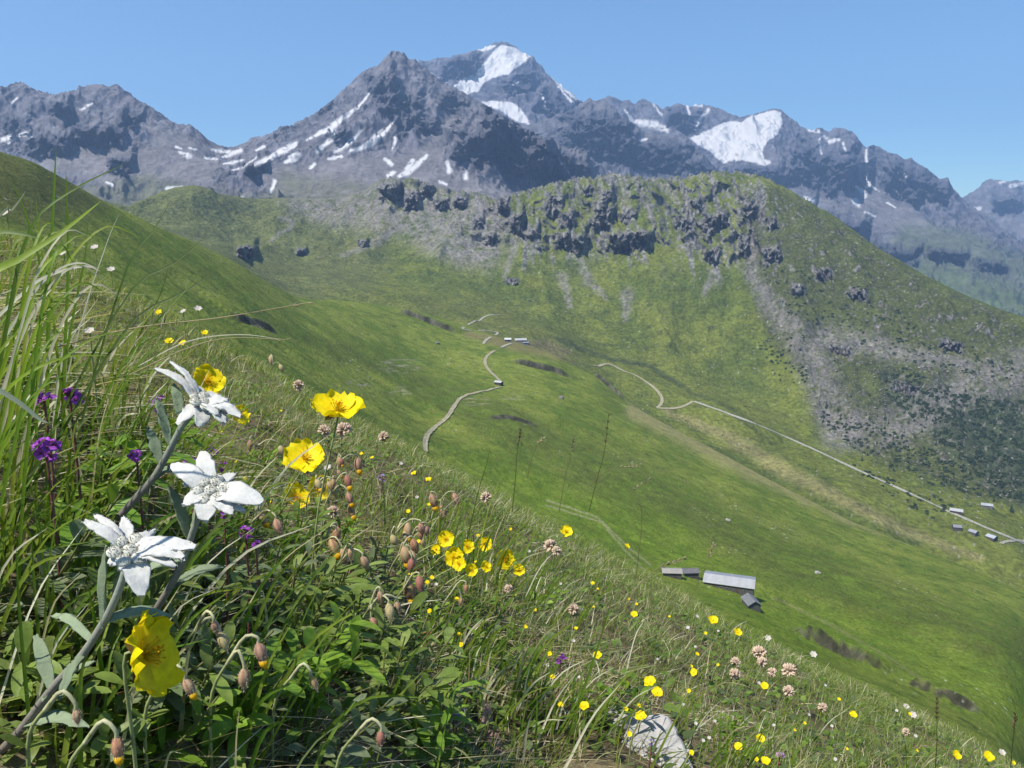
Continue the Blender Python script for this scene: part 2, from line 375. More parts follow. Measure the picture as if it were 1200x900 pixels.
dark = stroke(PX, PY, [(300,372),(420,420),(540,470),(640,520),(740,570),(860,625),(990,690),(1200,772)], [6,10,16,24,30,30,28,26], 14, 40, 3, 0.8)
c = mix(c, np.array([0.042, 0.062, 0.013]), 0.62 * dark * sstep(-0.5, 0.3, g1 + g2))  # shade of the long hollow painted into the turf as a darker band
c = mix(c, np.array([0.10, 0.165, 0.010]), 0.55 * stroke(PX, PY, [(560,560),(760,630),(900,720),(1080,780),(1200,830)], 26, 10, 40, 4, 0.9))
c = mix(c, np.array([0.085, 0.082, 0.03]), 0.65 * poly(PX, PY, [(-60,120),(0,172),(60,196),(130,238),(100,250),(40,262),(-60,250)], 8, 30, 5, 14))
tan = np.array([0.26, 0.225, 0.10])
tb = stroke(PX, PY, [(742,482),(800,505),(860,540),(930,572),(1000,606),(1070,630),(1150,660),(1210,690)], [9,14,12,10,9,6,4,4], 4, 20, 6, 0.7)
c = mix(c, tan, 0.68 * tb)
c = mix(c, np.array([0.18, 0.135, 0.07]), 0.6 * stroke(PX, PY, [(548,392),(600,403),(650,412),(690,425)], [4,7,9,3], 3, 12, 7, 0.7))
for q in [(470,428,34,12),(560,470,26,8),(420,450,20,7),(470,458,30,8),(600,465,20,6)]:
    c = mix(c, np.array([0.26, 0.235, 0.17]), 0.6 * sstep(0.05, 0.4, gn(PX / 16, PY / 2.2, 55) + 0.3 * g3) * sstep(1, 0.4, np.hypot((PX - q[0]) / q[2], (PY - q[1]) / q[3])))
c = mix(c, np.array([0.30, 0.27, 0.16]), 0.5 * (stroke(PX, PY, [(640,586),(700,606),(735,640),(762,662)], 1.1, 1, 9, 8, 0.6) + stroke(PX, PY, [(640,592),(705,612),(730,642),(755,668)], 1.0, 1, 9, 9, 0.6)).clip(0, 1))
c = mix(c, np.array([0.22, 0.19, 0.10]), 0.35 * stroke(PX, PY, [(905,700),(960,725),(1040,770),(1130,830)], 1.6, 2, 12, 10, 0.7))
rk = LS.rock
c = mix(c, mix(np.array([0.03, 0.026, 0.02]), np.array([0.12, 0.105, 0.085]), sstep(-0.3, 0.6, fbm(LS.X / 9, LS.Y / 9, 3, .55, 60))), 0.92 * rk)
c = mix(c, np.array([0.5, 0.47, 0.42]), 0.8 * sstep(0.62, 0.7, gn(LS.X / 2.2, LS.Y / 2.2, 71)) * sstep(0.1, 0.4, g1))
LS.build("hillside", c, mat_terrain("hillside_turf", (0.55, 0.09), 0.64, 1.36, 0.9, 1.4))

# ---------------- valley floor and the green ridge
LG = Layer([
 [(-900,-150,700),(-300,170,700),(0,260,720),(200,330,850),(350,395,1000),(430,402,1200),(560,420,1230),(650,440,1190),(700,465,1130),(735,495,1080),(800,545,1020),(900,595,920),(1000,642,830),(1100,682,760),(1200,722,700),(1500,840,620),(1900,1000,600)],
 [(-900,-200,900),(-300,140,900),(0,240,950),(200,292,1100),(350,352,1250),(430,351,1350),(560,372,1400),(620,385,1400),(700,434,1300),(770,477,1200),(810,476,1210),(950,537,1070),(1100,602,950),(1200,642,890),(1500,760,800),(1900,900,780)],
 [(-900,-220,1100),(-300,130,1100),(0,230,1200),(200,272,1400),(350,312,1600),(430,318,1650),(560,345,1600),(640,370,1550),(700,400,1480),(780,432,1420),(850,455,1380),(950,505,1230),(1050,550,1110),(1200,600,1010),(1500,700,900),(1900,860,860)],
 [(-900,-230,1300),(-300,120,1300),(0,225,1400),(150,262,1550),(225,250,1650),(300,270,1800),(400,275,1900),(500,268,1880),(560,285,1830),(650,293,1790),(750,300,1750),(830,285,1740),(900,305,1690),(1000,372,1510),(1100,432,1370),(1200,475,1270),(1500,600,1100),(1900,780,1000)],
 [(-900,-240,1500),(-300,110,1500),(0,215,1600),(150,243,1750),(185,227,1800),(205,220,1830),(225,217,1850),(245,222,1900),(260,228,1950),(300,233,2100),(340,233,2150),(400,232,2200),(430,222,2180),(442,212,2150),(456,207,2150),(470,212,2150),(480,209,2150),(500,213,2140),(520,221,2130),(550,225,2110),(580,234,2090),(600,228,2080),(625,221,2050),(650,214,2030),(680,210,2010),(700,206,2000),(720,204,2000),(740,206,1995),(760,210,1990),(780,210,1985),(800,207,1980),(835,202,1950),(855,201,1940),(870,203,1930),(900,210,1900),(920,221,1880),(940,232,1850),(980,254,1800),(1005,272,1760),(1030,290,1720),(1080,319,1640),(1130,344,1570),(1200,372,1480),(1500,480,1300),(1900,640,1200)],
 [(-900,-200,1750),(-300,140,1750),(0,250,1850),(300,255,2380),(450,250,2450),(600,262,2400),(720,250,2300),(880,245,2250),(1000,310,2100),(1200,420,1800),(1500,520,1600),(1900,700,1500)]],
 [40, 110, 130, 190, 30], [8, 14, 18, 14, 0, 8], ucols(1000))
scrubz = poly(*LG.pix(), [(862,235),(905,220),(960,250),(1080,330),(1260,400),(1260,640),(1120,575),(1020,535),(952,488),(945,440),(900,400),(875,320)], 10, 35, 4, 14)
crw = 1 - 0.8 * sstep(3.6, 4.0, LG.T) * sstep(4.6, 4.1, LG.T)
face = sstep(1.4, 2.6, LG.T); PX, PY = LG.pix()
rightf = sstep(820, 960, PX); up = sstep(2.5, 3.2, LG.T)
LG.Z += crw * (face * (26 * (ridged(LG.X / 210, LG.Y / 520, 4, 0.5, 5) - 0.35) + 9 * fbm(LG.X / 60, LG.Y / 90, 4, 0.55, 6)) + (9 + 15 * sstep(2.1, 1.2, LG.T)) * fbm(LG.X / 140, LG.Y / 170, 3, 0.45, 7) + scrubz * (17 * (ridged(LG.X / 130, LG.Y / 150, 3, .5, 70) - .45) + 7 * fbm(LG.X / 42, LG.Y / 42, 3, .55, 71)) + face * (0.35 + rightf + up).clip(0, 1.3) * 3.6 * (ridged(LG.X / 22, LG.Y / 22, 3, 0.6, 9) - 0.3))
LG.Z += sstep(3.7, 4.0, LG.T) * 17 * (ridged(LG.X / 24, LG.Y / 60, 4, 0.62, 14) - 0.45) * sstep(420, 470, PX) * sstep(1020, 860, PX)
cl = [(457,224,17,12,0,1.3),(482,236,12,13,0,1.2),(500,222,9,9,0,1.1),(516,240,10,8,10,1),(540,237,10,8,0,1.1),(560,262,9,9,0,1),(590,240,10,12,0,1.2),(605,262,11,14,0,1.1),(625,275,10,10,0,1),(648,240,15,14,10,1.2),(668,284,24,12,5,1.25),(665,258,14,9,0,1.1),(706,256,16,17,5,1.25),(738,283,30,13,-4,1.35),(712,230,9,9,0,1),(735,252,12,9,20,.8),(800,262,12,9,-10,1.1),(838,262,24,12,-24,1.4),(818,240,9,10,-30,1),(835,300,14,9,-10,.9),(690,222,9,6,0,1),(905,262,10,9,-20,.9),(878,245,10,9,0,.9),(905,300,13,12,-10,.9),(965,322,14,8,-5,.9),(935,340,10,7,0,.8),(288,296,16,8,8,1.2),(353,295,9,5,0,1),(872,290,9,14,0,.8),(1005,345,16,7,12,.7),(575,280,8,9,0,.8),(425,285,8,5,0,.8),(1115,405,20,6,14,.7),(985,410,18,6,10,.6),(1060,455,20,6,15,.6),(600,330,10,4,0,.6)]
for a in cl: LG.patch(a[0], a[1], a[2] * .95, a[3] * .85, a[4], a[5] * .72, 1.0, int(a[0] + a[1]))
PX, PY = LG.pix(); cr_ = LG.rock * (ridged(PX / 7, PY / 10, 4, .6, 55) - .35) * 22 + LG.rock * fbm(PX / 3.2, PY / 4.5, 2, .6, 57) * 8
zone = poly(PX, PY, [(438,206),(520,214),(600,224),(700,202),(850,198),(882,235),(905,300),(845,312),(790,288),(740,300),(640,296),(560,288),(500,252),(450,242)], 9, 22, 5, 7) * sstep(4.05, 3.9, LG.T)
rz = ridged(PX / 27 + .3 * gn(PX / 22, PY / 22, 3) - PY / 90, PY / 62, 5, .62, 91)
cr_ = cr_ + zone * (rz - .36) * 44; LG.Z += zone * 8 * (ridged(PX / 13, PY / 20, 4, .6, 93) - .4)
LG.Z += LG.rock * 7 * (ridged(PX / 5, PY / 9, 3, .6, 58) - .4); k_ = LG.Y; LG.Y = k_ - cr_; LG.X = LG.U * LG.Y
PX, PY = LG.pix(); n = LG.normals(); slope = 1 - n[..., 2]
g1 = fbm(LG.X / 110, LG.Y / 110, 4, 0.55, 80); g2 = fbm(LG.X / 24, LG.Y / 24, 4, 0.6, 84); g3 = fbm(LG.X / 7, LG.Y / 7, 3, 0.65, 88)
c = mix(np.array([0.084, 0.108, 0.020]), np.array([0.130, 0.148, 0.026]), sstep(-0.3, 0.3, g1 + 0.4 * g2))
c = mix(c, np.array([0.045, 0.062, 0.022]), 0.55 * sstep(0.15, 0.5, -g2 - 0.3 * g3))
c = mix(c, np.array([0.115, 0.118, 0.05]), 0.5 * poly(PX, PY, [(100,215),(230,205),(420,225),(470,262),(430,345),(330,350),(200,290)], 14, 40, 1, 22))
floor = poly(PX, PY, [(700,420),(760,438),(850,452),(925,470),(956,482),(950,510),(1010,545),(1100,592),(1210,625),(1210,700),(1100,650),(950,545),(830,500),(760,482)], 5, 25, 2, 7)
c = mix(c, np.array([0.135, 0.155, 0.028]), 0.7 * floor)
c = mix(c, np.array([0.115, 0.125, 0.03]), 0.6 * poly(PX, PY, [(420,345),(560,350),(680,400),(700,440),(600,420),(480,390)], 8, 30, 3, 12))
scrub = poly(PX, PY, [(862,230),(905,215),(960,245),(1080,325),(1210,378),(1210,600),(1120,575),(1020,535),(952,488),(945,440),(900,400),(875,320)], 10, 35, 4, 9)
c = mix(c, np.array([0.062, 0.070, 0.024]), 0.8 * scrub)
c = mix(c, np.array([0.038, 0.046, 0.022]), 0.75 * scrub * sstep(0.0, 0.35, g2 + 0.3 * g3))
c = mix(c, np.array([0.10, 0.115, 0.03]), 0.5 * scrub * sstep(0.1, 0.4, -g1 - 0.4 * g2))
c = mix(c, np.array([0.045, 0.058, 0.036]), .75 * poly(PX, PY, [(1035,432),(1120,458),(1210,470),(1210,600),(1150,562),(1080,505),(1040,475)], 18, 26, 4, 20))
c = mix(c, scree, .45 * stroke(PX, PY, [(190,268),(230,262),(300,264),(345,262),(420,262)], 1.6, 2, 14, 4, .8)) if 0 else c
rock = mix(np.array([0.075, 0.073, 0.078]), np.array([0.25, 0.235, 0.225]), sstep(-0.35, 0.4, g3 + 0.4 * g2))
scree = np.array([0.20, 0.182, 0.172])
top = poly(PX, PY, [(430,200),(560,215),(680,200),(870,196),(905,225),(880,300),(840,330),(780,315),(690,300),(620,315),(560,300),(500,250),(430,250)], 10, 30, 6, 12)
fall = gn(LG.X / 16, LG.Y / 160, 90) + 0.4 * g3
c = mix(c, rock, (top * sstep(0.05, 0.45, fall + 0.25 * g2 + 0.3 * (slope - 0.25)) * 0.85).clip(0, 1))
c = mix(c, scree, 0.8 * poly(PX, PY, [(330,236),(420,210),(560,222),(610,262),(570,318),(500,300),(470,275),(420,268),(380,262),(340,250)], 10, 26, 8, 14) * sstep(-0.5, 0.12, g2 + g3 * 0.6 + .25 * g1))
for pts, wd in [([(618,262),(600,295),(590,330)], [4,5,2]), ([(672,290),(690,330),(712,350)], [5,6,2]), ([(742,205),(752,225),(766,268)], [4,3,2]), ([(725,208),(735,240),(742,262)], [3,2,1]), ([(760,205),(790,230),(805,252)],[5,3,2]), ([(530,265),(548,300),(566,305),(572,280)],[2,3,2,2]), ([(470,265),(440,285),(400,300)],[4,4,2]), ([(880,270),(880,318),(905,362),(930,388),(952,425),(972,470),(985,505)],[5,8,12,14,18,20,20]), ([(985,505),(1060,500),(1130,455),(1210,430)],[20,18,22,24]), ([(960,395),(1000,400),(1060,415),(1130,425)],[14,14,10,8]), ([(330,255),(345,262),(318,282)],[3,3,2]), ([(835,320),(826,345)],[6,3]), ([(660,325),(668,360)],[6,3]), ([(735,345),(733,375)],[7,3])]:
    c = mix(c, scree, 0.75 * stroke(PX, PY, pts, wd, 5, 14, int(pts[0][0]), 0.8) * sstep(-0.45, 0.15, g3 + 0.5 * g2))
c = mix(c, np.array([0.17, 0.15, 0.135]), scrub * 0.8 * sstep(0.22, 0.46, g3 + 0.5 * g2 + 0.12 * gn(LG.X / 60, LG.Y / 60, 99)))
c = mix(c, rock, (0.95 * LG.rock * sstep(-0.6, -0.2, g3 + 0.5 * g2)).clip(0, 1))
c = mix(c, rock, 0.85 * sstep(0.44, 0.60, slope + .08 * g3) * sstep(430, 480, PX))
c = mix(c, rock, 0.8 * sstep(3.80, 3.97, LG.T) * sstep(4.4, 4.05, LG.T) * sstep(-.25, .25, g3 + g2) * sstep(560, 620, PX) * sstep(915, 880, PX))
c = mix(c, np.array([0.045, 0.06, 0.025]), 0.7 * stroke(PX, PY, [(655,398),(690,412),(720,422),(760,428),(800,452)], 2.6, 3, 10, 3, 0.7))
c = mix(c, np.array([0.045, 0.055, 0.022]), 0.5 * stroke(PX, PY, [(770,438),(815,462),(850,475),(905,520)], 2.2, 3, 10, 5, 0.7))
c = mix(c, tan, 0.6 * stroke(PX, PY, [(780,482),(850,510),(920,552),(1000,592),(1060,622),(1150,655)], [3,8,8,7,6,4], 4, 18, 9, 0.8))
c = mix(c, np.array([0.16, 0.13, 0.07]), 0.6 * stroke(PX, PY, [(600,404),(640,404),(668,414)], [4,7,3], 3, 10, 12, 0.8))
c = mix(c, np.array([0.4, 0.37, 0.33]), 0.6 * sstep(0.68, 0.78, gn(LG.X / 5, LG.Y / 5, 97)))
LG.build("green_ridge", c, mat_terrain("ridge_turf", (0.16, 0.04), 0.55, 1.45, 1.0, 5.0))

# ---------------- rocky mountains behind
def mountain(name, lines, counts, smooth, us, amp, wl, seed, patches, snow, screes, grass, crest_k, base=(0.118, 0.114, 0.132), bumps=8.0, crest_amp=0.2, hi=1.0):
    L = Layer(lines, counts, smooth, us)
    k = crest_k; near_c = sstep(k - 0.35, k, L.T) * sstep(k + 0.8, k + 0.1, L.T); w = 1 - (1 - crest_amp) * near_c; w = w * sstep(0, 0.6, L.T)
    wx = L.X + wl * 0.3 * fbm(L.X / wl, L.Y / wl, 2, 0.5, seed + 40)
    PX, PY = L.pix(); sm = np.zeros_like(PX)
    for p in screes: sm = np.maximum(sm, poly(PX, PY, p, 6, 20, int(p[0][0]), 8))
    w = w * (1 - .72 * sm)
    L.Z += 1.3 * amp * w * (ridged(wx / wl, L.Y / (wl * 2.0), 5, 0.55, seed) - 0.4 + 0.5 * fbm(wx / (wl * .35), L.Y / (wl * .6), 4, 0.6, seed + 7))
    L.Z += amp * 0.20 * (0.45 + 0.55 * w) * (1 - .7 * sm) * hi * (ridged(wx / (wl * .13), L.Y / (wl * .16), 4, 0.6, seed + 11) - 0.4)
    L.Z += near_c * amp * .20 * (ridged(L.X / (wl * .11), L.X * 0 + seed, 4, .65, seed + 90) - .45)
    for a in patches: L.patch(a[0], a[1], a[2], a[3], a[4], a[5] * .6, 1.0, int(a[0] + a[1]))
    PX, PY = L.pix(); L.Y = L.Y - L.rock * ((ridged(PX / 16, PY / 14, 5, .62, seed + 81) - .35) * amp * .9); L.X = L.U * L.Y
    rz = ridged(PX / 26 + PY / 60 + .25 * gn(PX / 12, PY / 12, seed), PY / 44, 5, .62, seed + 83); L.Z += amp * .22 * w * (rz - .35)
    PX, PY = L.pix(); n = L.normals(); slope = 1 - n[..., 2]
    g1 = fbm(L.X / (wl * .5), L.Y / (wl * .5), 4, 0.55, seed + 60); g2 = fbm(L.X / (wl * .1), L.Y / (wl * .12), 5, 0.62, seed + 64)
    b = np.array(base); c = mix(b * 0.5, b * 1.35, sstep(-0.4, 0.4, g2 + 0.4 * g1)); c = mix(c, b * np.array([1.15, 0.98, 0.9]), 0.4 * sstep(0, 0.4, g1))
    sc = sstep(0.34, 0.2, slope + 0.10 * g2) * 0.5
    for p in screes: sc = np.maximum(sc, poly(PX, PY, p, 6, 20, int(p[0][0]), 5))
    c = mix(c, np.array([0.175, 0.162, 0.162]) * (0.9 + 0.2 * g1[..., None]), (sc * (1 - L.rock)).clip(0, 1) * 0.9)
    for p, col in grass: c = mix(c, np.array(col), 0.75 * poly(PX, PY, p, 8, 30, int(p[0][0]), 10) * sstep(-0.4, 0.25, g2 + 0.2))
    c = mix(c, b * 0.55, 0.6 * sstep(.25, .55, ridged(L.X / (wl * .22), L.Y / (wl * .5), 4, .6, seed + 70)) * sstep(.25, .45, slope))
    c = mix(c, b * 0.6, 0.75 * L.rock * sstep(-0.3, 0.2, g2 + 0.2))  # cliff rock darkened: the shade of the steep faces is put into the colour
    sn = np.zeros_like(PX)
    for s_ in snow:
        if s_[0] == 'p': sn = np.maximum(sn, poly(PX, PY, s_[1], 2.2, 9, int(s_[1][0][0]), 1.0) * (sstep(0.62, 0.45, g2 + (0.12 if len(s_) < 3 else s_[2]))))
        else: sn = np.maximum(sn, stroke(PX, PY, s_[1], s_[2], 2.0, 8, int(s_[1][0][0] + s_[1][0][1]), 0.7) * sstep(-.75, -.35, gn(PX / 5, PY / 3.5, 17)))
    c = mix(c, np.array([0.53, 0.52, 0.52]), sn)
    L.build(name, c, mat_terrain(name + "_rock", (18.0 / wl, 5.0 / wl), 0.68, 1.32, 0.7, bumps * 1.3)); return L

# the near grey mountain with its pointed peak, and the ridge on the left
M1c = [(-900,-60,3400),(-300,80,3500),(-100,112,3550),(0,105,3600),(14,100,3600),(26,97,3600),(30,98,3600),(42,104,3600),(60,108,3600),(78,104,3610),(100,105,3620),(114,104,3620),(124,105,3620),(138,99,3620),(150,107,3620),(165,116,3600),(180,124,3600),(200,140,3580),(216,148,3560),(232,158,3540),(250,166,3520),(268,173,3500),(290,166,3540),(310,158,3580),(330,152,3640),(352,145,3700),(375,131,3800),(388,118,3840),(405,103,3900),(425,85,3950),(438,78,3980),(450,68,4000),(456,60,4000),(464,58,4000),(474,60,4000),(478,66,4000),(486,66,4000),(494,74,4010),(510,86,4030),(535,103,4060),(555,115,4080),(575,126,4100),(600,141,4130),(625,152,4150),(650,168,4180),(680,184,4200),(705,194,4220),(735,208,4240),(780,235,4250),(900,290,4300),(1300,420,4300),(1900,640,4300)]
LM1 = mountain("rocky_mountain", [
 [(-900,150,2250),(-300,240,2250),(0,260,2250),(250,262,2300),(450,256,2350),(600,262,2450),(720,270,2600),(900,330,2600),(1300,480,2600),(1900,700,2600)],
 [(-900,100,2700),(-300,180,2800),(0,205,2750),(150,215,2700),(260,212,2750),(350,212,2800),(450,206,2850),(550,212,2950),(620,225,3100),(700,240,3250),(760,255,3350),(900,315,3400),(1300,460,3400),(1900,690,3400)],
 [(-900,40,3050),(-300,140,3100),(0,160,3100),(150,170,3080),(260,190,3050),(350,178,3200),(450,150,3350),(550,168,3500),(620,190,3700),(700,218,3800),(760,240,3900),(900,300,4000),(1300,440,4000),(1900,670,4000)],
 M1c,
 [(-900,100,4300),(-300,200,4300),(0,200,4400),(270,230,4400),(460,180,4900),(740,270,4900),(1300,450,4800),(1900,690,4800)]],
 [60, 90, 260, 30], [6, 14, 14, 0, 6], ucols(900, -0.70, 0.2, 1.2, 30), 78, 430, 100,
 [(55,172,34,12,0,1.2),(105,160,26,10,6,1),(135,160,14,12,0,1.2),(20,150,20,10,0,.9),(70,128,16,7,0,.9),(140,195,18,11,10,1),(150,140,16,9,25,.8),(300,198,18,6,0,.9),(455,110,20,22,-20,.9),(475,125,26,12,0,.9),(497,145,24,10,5,.9),(470,150,10,10,0,.8),(600,165,52,34,27,1.5),(560,172,34,18,10,1.2),(655,195,44,18,25,1.5),(620,195,30,14,10,1.2),(530,120,20,10,30,.9),(400,160,12,8,-30,.7),(380,120,14,12,-40,.8)],
 [('s',[(434,108),(420,125),(402,138),(388,150),(375,156),(360,164)],[1,1.5,3,3.5,2.2,1]),('s',[(390,150),(392,160),(380,170),(372,178)],[2,2,2.5,2]),('s',[(424,153),(412,165),(402,172),(393,177)],[1,2.2,3.2,2.5]),('s',[(461,143),(450,156),(438,165),(425,173),(412,177)],[1.2,2.2,2.8,3,2]),('s',[(449,150),(440,160),(430,168)],[1,2,1.5]),('s',[(463,162),(461,176)],[2.2,1.8]),('s',[(500,182),(490,192),(478,202),(468,206)],[1.5,3,3.4,2]),('s',[(484,188),(476,200)],2.4),('s',[(450,186),(460,193)],[1.5,2]),('s',[(462,202),(455,206)],2.5),
  ('s',[(346,168),(330,176),(318,184)],[2,3,3]),('s',[(340,184),(350,180)],2.2),('s',[(348,170),(330,180),(310,188),(298,192)],[1,2,2.5,1.5]),('s',[(334,190),(346,186)],[2,3]),('s',[(385,186),(400,184)],1.6),('s',[(363,197),(368,193)],2),('s',[(322,212),(318,224)],[2,1.6]),('s',[(282,176),(268,182),(256,186)],[2.5,2.2,1]),('s',[(262,192),(275,190),(285,188)],[1,2,1]),('s',[(210,178),(222,183)],[1.5,3]),('s',[(206,172),(212,174)],1.5),('s',[(222,173),(230,175)],1.2),('s',[(240,184),(254,187)],1.3),('s',[(250,176),(268,178)],2),('s',[(196,221),(213,220)],2.2),('s',[(0,164),(16,160),(30,157),(36,160)],[3,2,2.6,2]),('s',[(10,167),(18,163)],1.2),('s',[(14,121),(20,115)],1.1),('s',[(94,129),(108,121)],1.2),('s',[(524,190),(527,200)],[2,3]),('s',[(545,203),(546,209)],2.6),('s',[(515,213),(523,216)],1.4),('s',[(505,84),(515,91),(528,98)],[1,1.4,.8]),('s',[(124,214),(132,217)],1.2),('s',[(280,240),(284,232)],1.8),('s',[(436,240),(441,234)],1.2),('s',[(300,176),(310,172)],1.5),('s',[(300,184),(285,196),(270,200)],[1,1.2,.8])],
 [[(30,175),(200,168),(262,180),(250,215),(150,215),(60,200)],[(165,140),(250,170),(240,180),(180,170)],[(360,200),(480,180),(510,160),(520,190),(560,212),(640,228),(720,250),(600,260),(420,240)],[(505,140),(545,130),(520,170),(505,180)],[(300,200),(420,180),(480,200),(420,240),(330,235)]],
 [([(80,222),(170,205),(260,225),(420,235),(420,262),(200,270),(60,240)],(0.11,0.115,0.055)),([(330,200),(420,215),(470,235),(400,250),(320,230)],(0.12,0.12,0.07))], 3)
# the white peak far behind it
mountain("snowy_peak", [
 [(200,300,4400),(500,270,4400),(700,260,4500),(900,300,4500),(1200,420,4500)],
 [(200,360,5400),(320,300,5400),(420,150,5500),(500,130,5600),(600,160,5500),(700,170,5500),(780,175,5500),(900,220,5500),(1200,380,5300)],
 [(200,330,6500),(320,270,6500),(390,170,6500),(440,96,6500),(490,72,6500),(510,69,6500),(530,66,6500),(545,62,6500),(560,58,6500),(575,52,6500),(588,49,6500),(594,49,6500),(603,56,6480),(615,63,6460),(624,65,6450),(632,74,6450),(640,83,6450),(650,91,6450),(660,100,6450),(672,110,6450),(680,117,6450),(700,130,6400),(800,190,6300),(1200,360,6200)],
 [(200,390,7300),(400,260,7300),(590,130,7600),(700,190,7300),(1200,400,7000)]],
 [60, 260, 24], [6, 10, 0, 6], ucols(620, -0.22, 0.20, 0.6, 16), 95, 620, 200,
 [(610,98,26,10,-20,.7),(540,80,30,12,-10,.8),(650,125,30,14,25,.9)],
 [('p',[(588,52),(604,56),(623,66),(612,75),(604,80),(596,87),(580,90),(566,98),(560,107),(545,112),(552,120),(575,118),(600,120),(612,128),(622,147),(605,142),(590,132),(575,125),(560,122),(545,112),(532,101),(545,90),(558,86),(566,75),(572,68),(580,58)],-0.3),('s',[(560,58),(572,56),(580,54)],[2,3,1]),('s',[(645,88),(660,103),(676,116)],[1,2,1.5]),('s',[(655,102),(672,122)],[1.2,1.5]),('s',[(635,112),(640,125)],1.2),('s',[(600,100),(606,96)],1.2)], [], [], 2, (0.098, 0.100, 0.128), 10, 0.15)
# dark shoulder in front of the white peak
mountain("dark_shoulder", [
 [(400,300,4300),(640,260,4300),(760,265,4300),(900,290,4300),(1200,400,4300)],
 [(400,280,4700),(600,200,4700),(700,190,4700),(800,210,4700),(900,250,4700),(1200,390,4600)],
 [(400,220,5400),(560,170,5300),(610,150,5250),(640,137,5250),(660,130,5250),(672,126,5250),(684,118,5250),(690,114,5250),(696,117,5250),(706,116,5250),(718,122,5250),(728,134,5250),(742,143,5250),(755,152,5250),(775,156,5250),(795,158,5250),(806,160,5250),(815,170,5200),(828,182,5200),(842,198,5200),(880,230,5200),(1000,300,5200),(1200,390,5200)],
 [(400,290,5700),(690,200,5800),(880,280,5700),(1200,420,5700)]],
 [20, 220, 16], [6, 8, 0, 6], ucols(560, -0.08, 0.36, 0.7, 14), 80, 480, 300,
 [(700,160,50,24,10,1.4),(770,185,50,16,5,1.3),(830,205,30,12,20,1.1)],
 [('s',[(806,208),(812,204)],1.2),('s',[(750,165),(757,163)],1.6)], [], [], 2, (0.085, 0.088, 0.108), 9, 0.15)
# glacier mountain to the right
mountain("glacier_mountain", [
 [(500,330,3000),(700,300,3200),(900,310,3300),(1000,330,3200),(1100,360,3000),(1200,400,2700),(1500,520,2500),(1900,700,2400)],
 [(500,250,4500),(700,220,4600),(850,240,4600),(930,262,4500),(1000,292,4300),(1060,312,4150),(1120,318,4000),(1200,345,3700),(1500,480,3300),(1900,660,3300)],
 [(500,200,5600),(700,185,5600),(800,190,5600),(880,205,5600),(940,228,5500),(1000,240,5400),(1040,252,5300),(1090,262,5200),(1130,275,5000),(1200,305,4700),(1500,440,4300),(1900,640,4200)],
 [(500,300,6700),(620,215,6700),(680,128,6800),(705,116,6800),(715,113,6800),(728,118,6800),(735,116,6800),(745,122,6800),(752,116,6800),(765,120,6800),(775,126,6800),(790,122,6800),(798,120,6800),(808,123,6800),(822,121,6800),(836,125,6800),(845,128,6800),(858,134,6800),(870,137,6800),(880,133,6800),(895,129,6800),(908,127,6800),(916,129,6800),(925,137,6800),(940,148,6800),(952,153,6800),(960,151,6800),(972,153,6800),(978,149,6800),(992,151,6750),(1002,158,6750),(1010,170,6750),(1016,172,6750),(1024,169,6700),(1036,174,6700),(1050,180,6700),(1060,186,6700),(1068,184,6650),(1078,193,6650),(1088,200,6600),(1100,210,6600),(1112,214,6550),(1124,228,6500),(1132,236,6500),(1160,256,6300),(1200,290,6100),(1300,350,5800),(1500,430,5500),(1900,630,5300)],
 [(500,260,7500),(900,220,7800),(1130,300,7300),(1500,470,6500),(1900,660,6300)]],
 [50, 90, 230, 24], [6, 10, 10, 0, 6], ucols(760, 0.0, 0.72, 1.2, 24), 95, 560, 400,
 [(960,200,40,22,20,1.1),(1005,205,22,20,0,1),(1060,215,30,18,28,1.1),(990,270,26,12,22,1.3),(1050,300,34,10,8,1.3),(1110,300,26,6,5,1),(800,140,26,12,10,.7),(1100,225,16,12,20,.9),(890,208,40,10,5,1.0),(940,238,20,6,8,1),(1160,312,26,6,8,.8)],
 [('p',[(905,129),(915,132),(917,145),(912,157),(900,165),(893,178),(895,186),(905,191),(898,194),(880,190),(868,187),(855,190),(848,192),(835,180),(822,172),(808,162),(815,158),(832,152),(842,146),(852,142),(868,143),(880,136)],-0.32),('s',[(843,150),(850,153)],1.2),('s',[(742,143),(756,144),(770,147),(782,153)],[2.5,4,4,2.5]),('s',[(732,128),(742,143)],[1,1.8]),('s',[(806,122),(808,140)],[1.5,1.2]),('s',[(830,128),(820,140),(815,150)],[2,1.5,1.2]),('s',[(814,122),(822,124)],2),('s',[(948,152),(960,154)],[1.8,2]),('s',[(966,160),(972,165),(983,164)],[1.4,2.6,1.8]),('s',[(961,163),(962,180)],1.1),('s',[(988,168),(990,175)],1.3),('s',[(1015,176),(1016,195),(1015,210),(1020,218),(1030,225)],[1.2,1.5,1.5,1.5,.8]),('s',[(1003,218),(1012,226),(1014,230)],[1.4,3,2]),('s',[(1001,235),(1005,240)],3),('s',[(944,233),(954,236)],2.6),('s',[(1014,249),(1024,253)],1.6),('s',[(1040,238),(1050,243)],1.0),('s',[(1060,204),(1062,207)],1.4),('s',[(1046,222),(1052,225)],1.2),('s',[(765,122),(776,135)],1)],
 [[(1010,215),(1040,225),(1090,260),(1130,275),(1160,300),(1080,285),(1020,262),(985,240)],[(940,225),(985,240),(1000,252),(960,240)]],
 [([(1060,262),(1130,268),(1210,300),(1210,420),(1090,360),(1010,300),(1040,285)],(0.085,0.105,0.05)),([(1000,305),(1100,312),(1210,345),(1210,430),(1100,370)],(0.09,0.12,0.05))], 3, (0.098, 0.100, 0.128), 10, 0.15)
